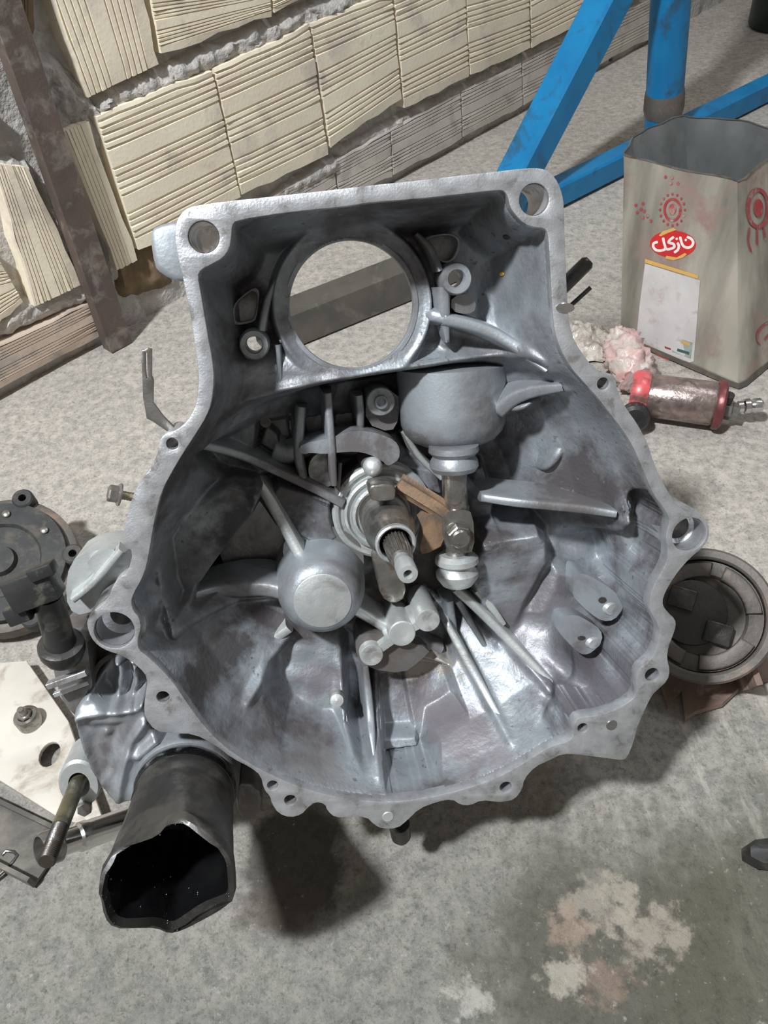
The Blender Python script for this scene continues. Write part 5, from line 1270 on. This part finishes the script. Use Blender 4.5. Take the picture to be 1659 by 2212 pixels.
for (u_, v_) in ((0.016, -0.012), (-0.022, 0.010)):
    box('core_block', pm_(u_, v_, 0.001), 0.024, 0.020, 0.006, DSTEEL, em, 0.002, axes=(um, vm, axm))
# foot bracket
zf = -mcl
pl = [(-0.085, -0.02, 0.001), (0.085, -0.02, 0.001), (0.095, 0.06, 0.001), (-0.075, 0.06, 0.001)]
vs_ = [fl(x, y)-mo for x, y in ((1425, 1480), (1440, 1530), (1470, 1500), (1478, 1562), (1500, 1545), (1560, 1528), (1600, 1490), (1668, 1470), (1650, 1400), (1640, 1250), (1460, 1300))]; vs_ = [V((v.x, v.y, 0.0008)) for v in vs_]
top_ = [V((v.x*0.97, v.y*0.97, v.z+0.004)) for v in vs_]; NBP = len(vs_)
py('base_plate', vs_+top_, [tuple(range(NBP)), tuple(range(NBP, 2*NBP))]+[(i, (i+1) % NBP, NBP+(i+1) % NBP, NBP+i) for i in range(NBP)], RUSTP, em, 20)
for k in (-1, 1):
    q = mcl + um*k*RM*0.7 - vm*0; 
    sweep('bracket_leg', [V((q.x, q.y-0.01, q.z-0.03)), V((q.x*1.05, q.y*0.5, 0.004))], 1.0, RUSTP, em, sq=(0.05, 0.006), up=(1, 0, 0.2))

# ---- black alternator-like drum at the left edge
dcn = fl(70, 1255, 0.03); do_ = V((dcn.x-0.0, dcn.y, 0))
dr = empty('alternator', Matrix.Translation(do_), 'black alternator drum with bolt holes at the left edge behind the sensor', 'alternator')
DRUMM = mat('dusty_black_casting', (0.022, 0.023, 0.024), (0.04, 0.04, 0.038), 0.0, 0.7, 40, (0.07, 0.06, 0.05), 0.3, 50, 0.3, 300)
axd = V((0.15, -0.35, 0.92)).normalized(); ud, vd, _ = basis(axd)
dct = V((-0.020, 0.0, 0.070)); RD = 0.072
lathe('drum_body', [(0, -0.05), (RD*0.86, -0.05), (RD*0.94, -0.04), (RD, -0.006), (RD*0.98, 0.0), (RD*0.62, 0.001), (RD*0.58, -0.003), (RD*0.25, -0.003), (RD*0.22, 0.004), (0, 0.004)], dct, axd, DRUMM, dr, 48)
for k in range(7):
    t = k*2*math.pi/7+0.4; q = dct+ud*RD*0.78*math.cos(t)+vd*RD*0.78*math.sin(t)
    lathe('bolt_head', [(0.0045, -0.001), (0.0045, 0.003), (0.003, 0.004), (0, 0.004)], q, axd, STEEL, dr, 12)
q = dct+ud*RD*1.02+vd*0.02
lathe('side_drum', [(0, -0.045), (RD*0.9, -0.045), (RD*1.12, -0.035), (RD*1.12, -0.012), (RD*1.0, -0.008), (0, -0.008)], dct, axd, RUST, dr, 40)
for t in (0.5, 1.6, 2.9, 4.6):
    q = dct+ud*RD*1.08*math.cos(t)+vd*RD*1.08*math.sin(t)
    lathe('mounting_ear', [(0.012, -0.02), (0.012, 0.0), (0.010, 0.002), (0.0045, 0.002), (0.0045, -0.02), (0.012, -0.02)], q, axd, DRUMM, dr, 20)

# ---- white painted sheet cover under the casing, with its stud
sh0 = [fl(-60, 1440, 0.012), fl(60, 1430, 0.012), fl(150, 1560, 0.012), fl(235, 1800, 0.012), fl(130, 1770, 0.012), fl(-60, 1650, 0.012)]
s_o = V((fl(60, 1600).x, fl(60, 1600).y, 0))
cov = empty('white_cover', Matrix.Translation(s_o), 'dirty white painted metal cover on the floor at the lower left', 'cover')
poly = [((p-s_o).x, (p-s_o).y) for p in sh0][::-1]
g_h = fl(108, 1630, 0.014)-s_o; hole_ = circ(g_h.x, g_h.y, 0.010, 16, 0.013)
plate('cover_sheet', poly, [hole_], 0.010, 0.0155, WHITEP, cov, 0.0015)
for p_ in (poly[0], poly[2], poly[4]):
    q = V((p_[0]*0.75, p_[1]*0.75, 0)); lathe('spacer_foot', [(0.005, 0), (0.005, 0.0105), (0, 0.0105)], q, (0, 0, 1), DSTEEL, cov, 12)
q = fl(66, 1560, 0.016)-s_o
axn = V((-0.2, -0.35, 0.9)).normalized()
lathe('stud_collar', [(0.0125, -0.003), (0.0125, 0.012), (0.011, 0.0145), (0.0075, 0.0145), (0.007, 0.012), (0, 0.012)], V((q.x, q.y, 0.0155)), (0, 0, 1), STEEL, cov, 32)
hexa('stud_nut', V((q.x, q.y, 0.0265)), (0, 0, 1), 0.0075, 0.006, STEEL, cov)
lathe('stud', [(0.0038, 0), (0.0038, 0.013), (0.003, 0.0145), (0, 0.0145)], V((q.x, q.y, 0.027)), (0, 0, 1), STEEL, cov, 16)
# ---- dark channel bar below it
c0p, c1p = fl(-80, 1690, 0.004), fl(150, 1800, 0.004)
ch = empty('steel_channel', Matrix.Translation(V((c0p.x, c0p.y, 0))), 'dark steel channel on the floor at the lower left edge', 'steel bar')
cd = (c1p-c0p); cl = cd.length; cd.normalize(); cn = V((cd.y, -cd.x, 0))
def cbar(name, o0, w_, z0, z1):
    vs_ = [cd*e_+cn*k+V((0, 0, z)) for e_ in (0, cl) for (k, z) in ((o0, z0), (o0+w_, z0), (o0+w_, z1), (o0, z1))]
    py(name, vs_, [(0, 1, 2, 3), (4, 5, 6, 7), (0, 1, 5, 4), (1, 2, 6, 5), (2, 3, 7, 6), (3, 0, 4, 7)], TUBE, ch, 30)
cbar('web', 0.0, 0.05, 0.0005, 0.004); cbar('edge', 0.0, 0.004, 0.004, 0.009); cbar('edge', 0.046, 0.004, 0.004, 0.016)
# bent wire at the left edge
wpts = [fl(x, y, 0.004) for x, y in ((-20, 1905), (10, 1880), (28, 1862), (38, 1848), (30, 1840), (14, 1838), (4, 1848))]
wo = V((wpts[3].x, wpts[3].y, 0))
wi = empty('bent_wire', Matrix.Translation(wo), 'dark bent wire on the floor at the lower left edge', 'wire')
sweep('wire_loop', [p-wo for p in wpts], 0.0016, DSTEEL, wi, 8)
# dark stone-like lump right edge
p = fl(1665, 1850)
lb = empty('iron_scrap', Matrix.Translation(p), 'dark lump of scrap iron on the floor at the right edge', 'scrap')
o = lathe('scrap_lump', [(0, 0.0), (0.014, 0.0), (0.017, 0.006), (0.013, 0.012), (0, 0.014)], (0, 0, 0), (0, 0, 1), RUBBER, lb, 9, sx=0.8, sy=1.6)
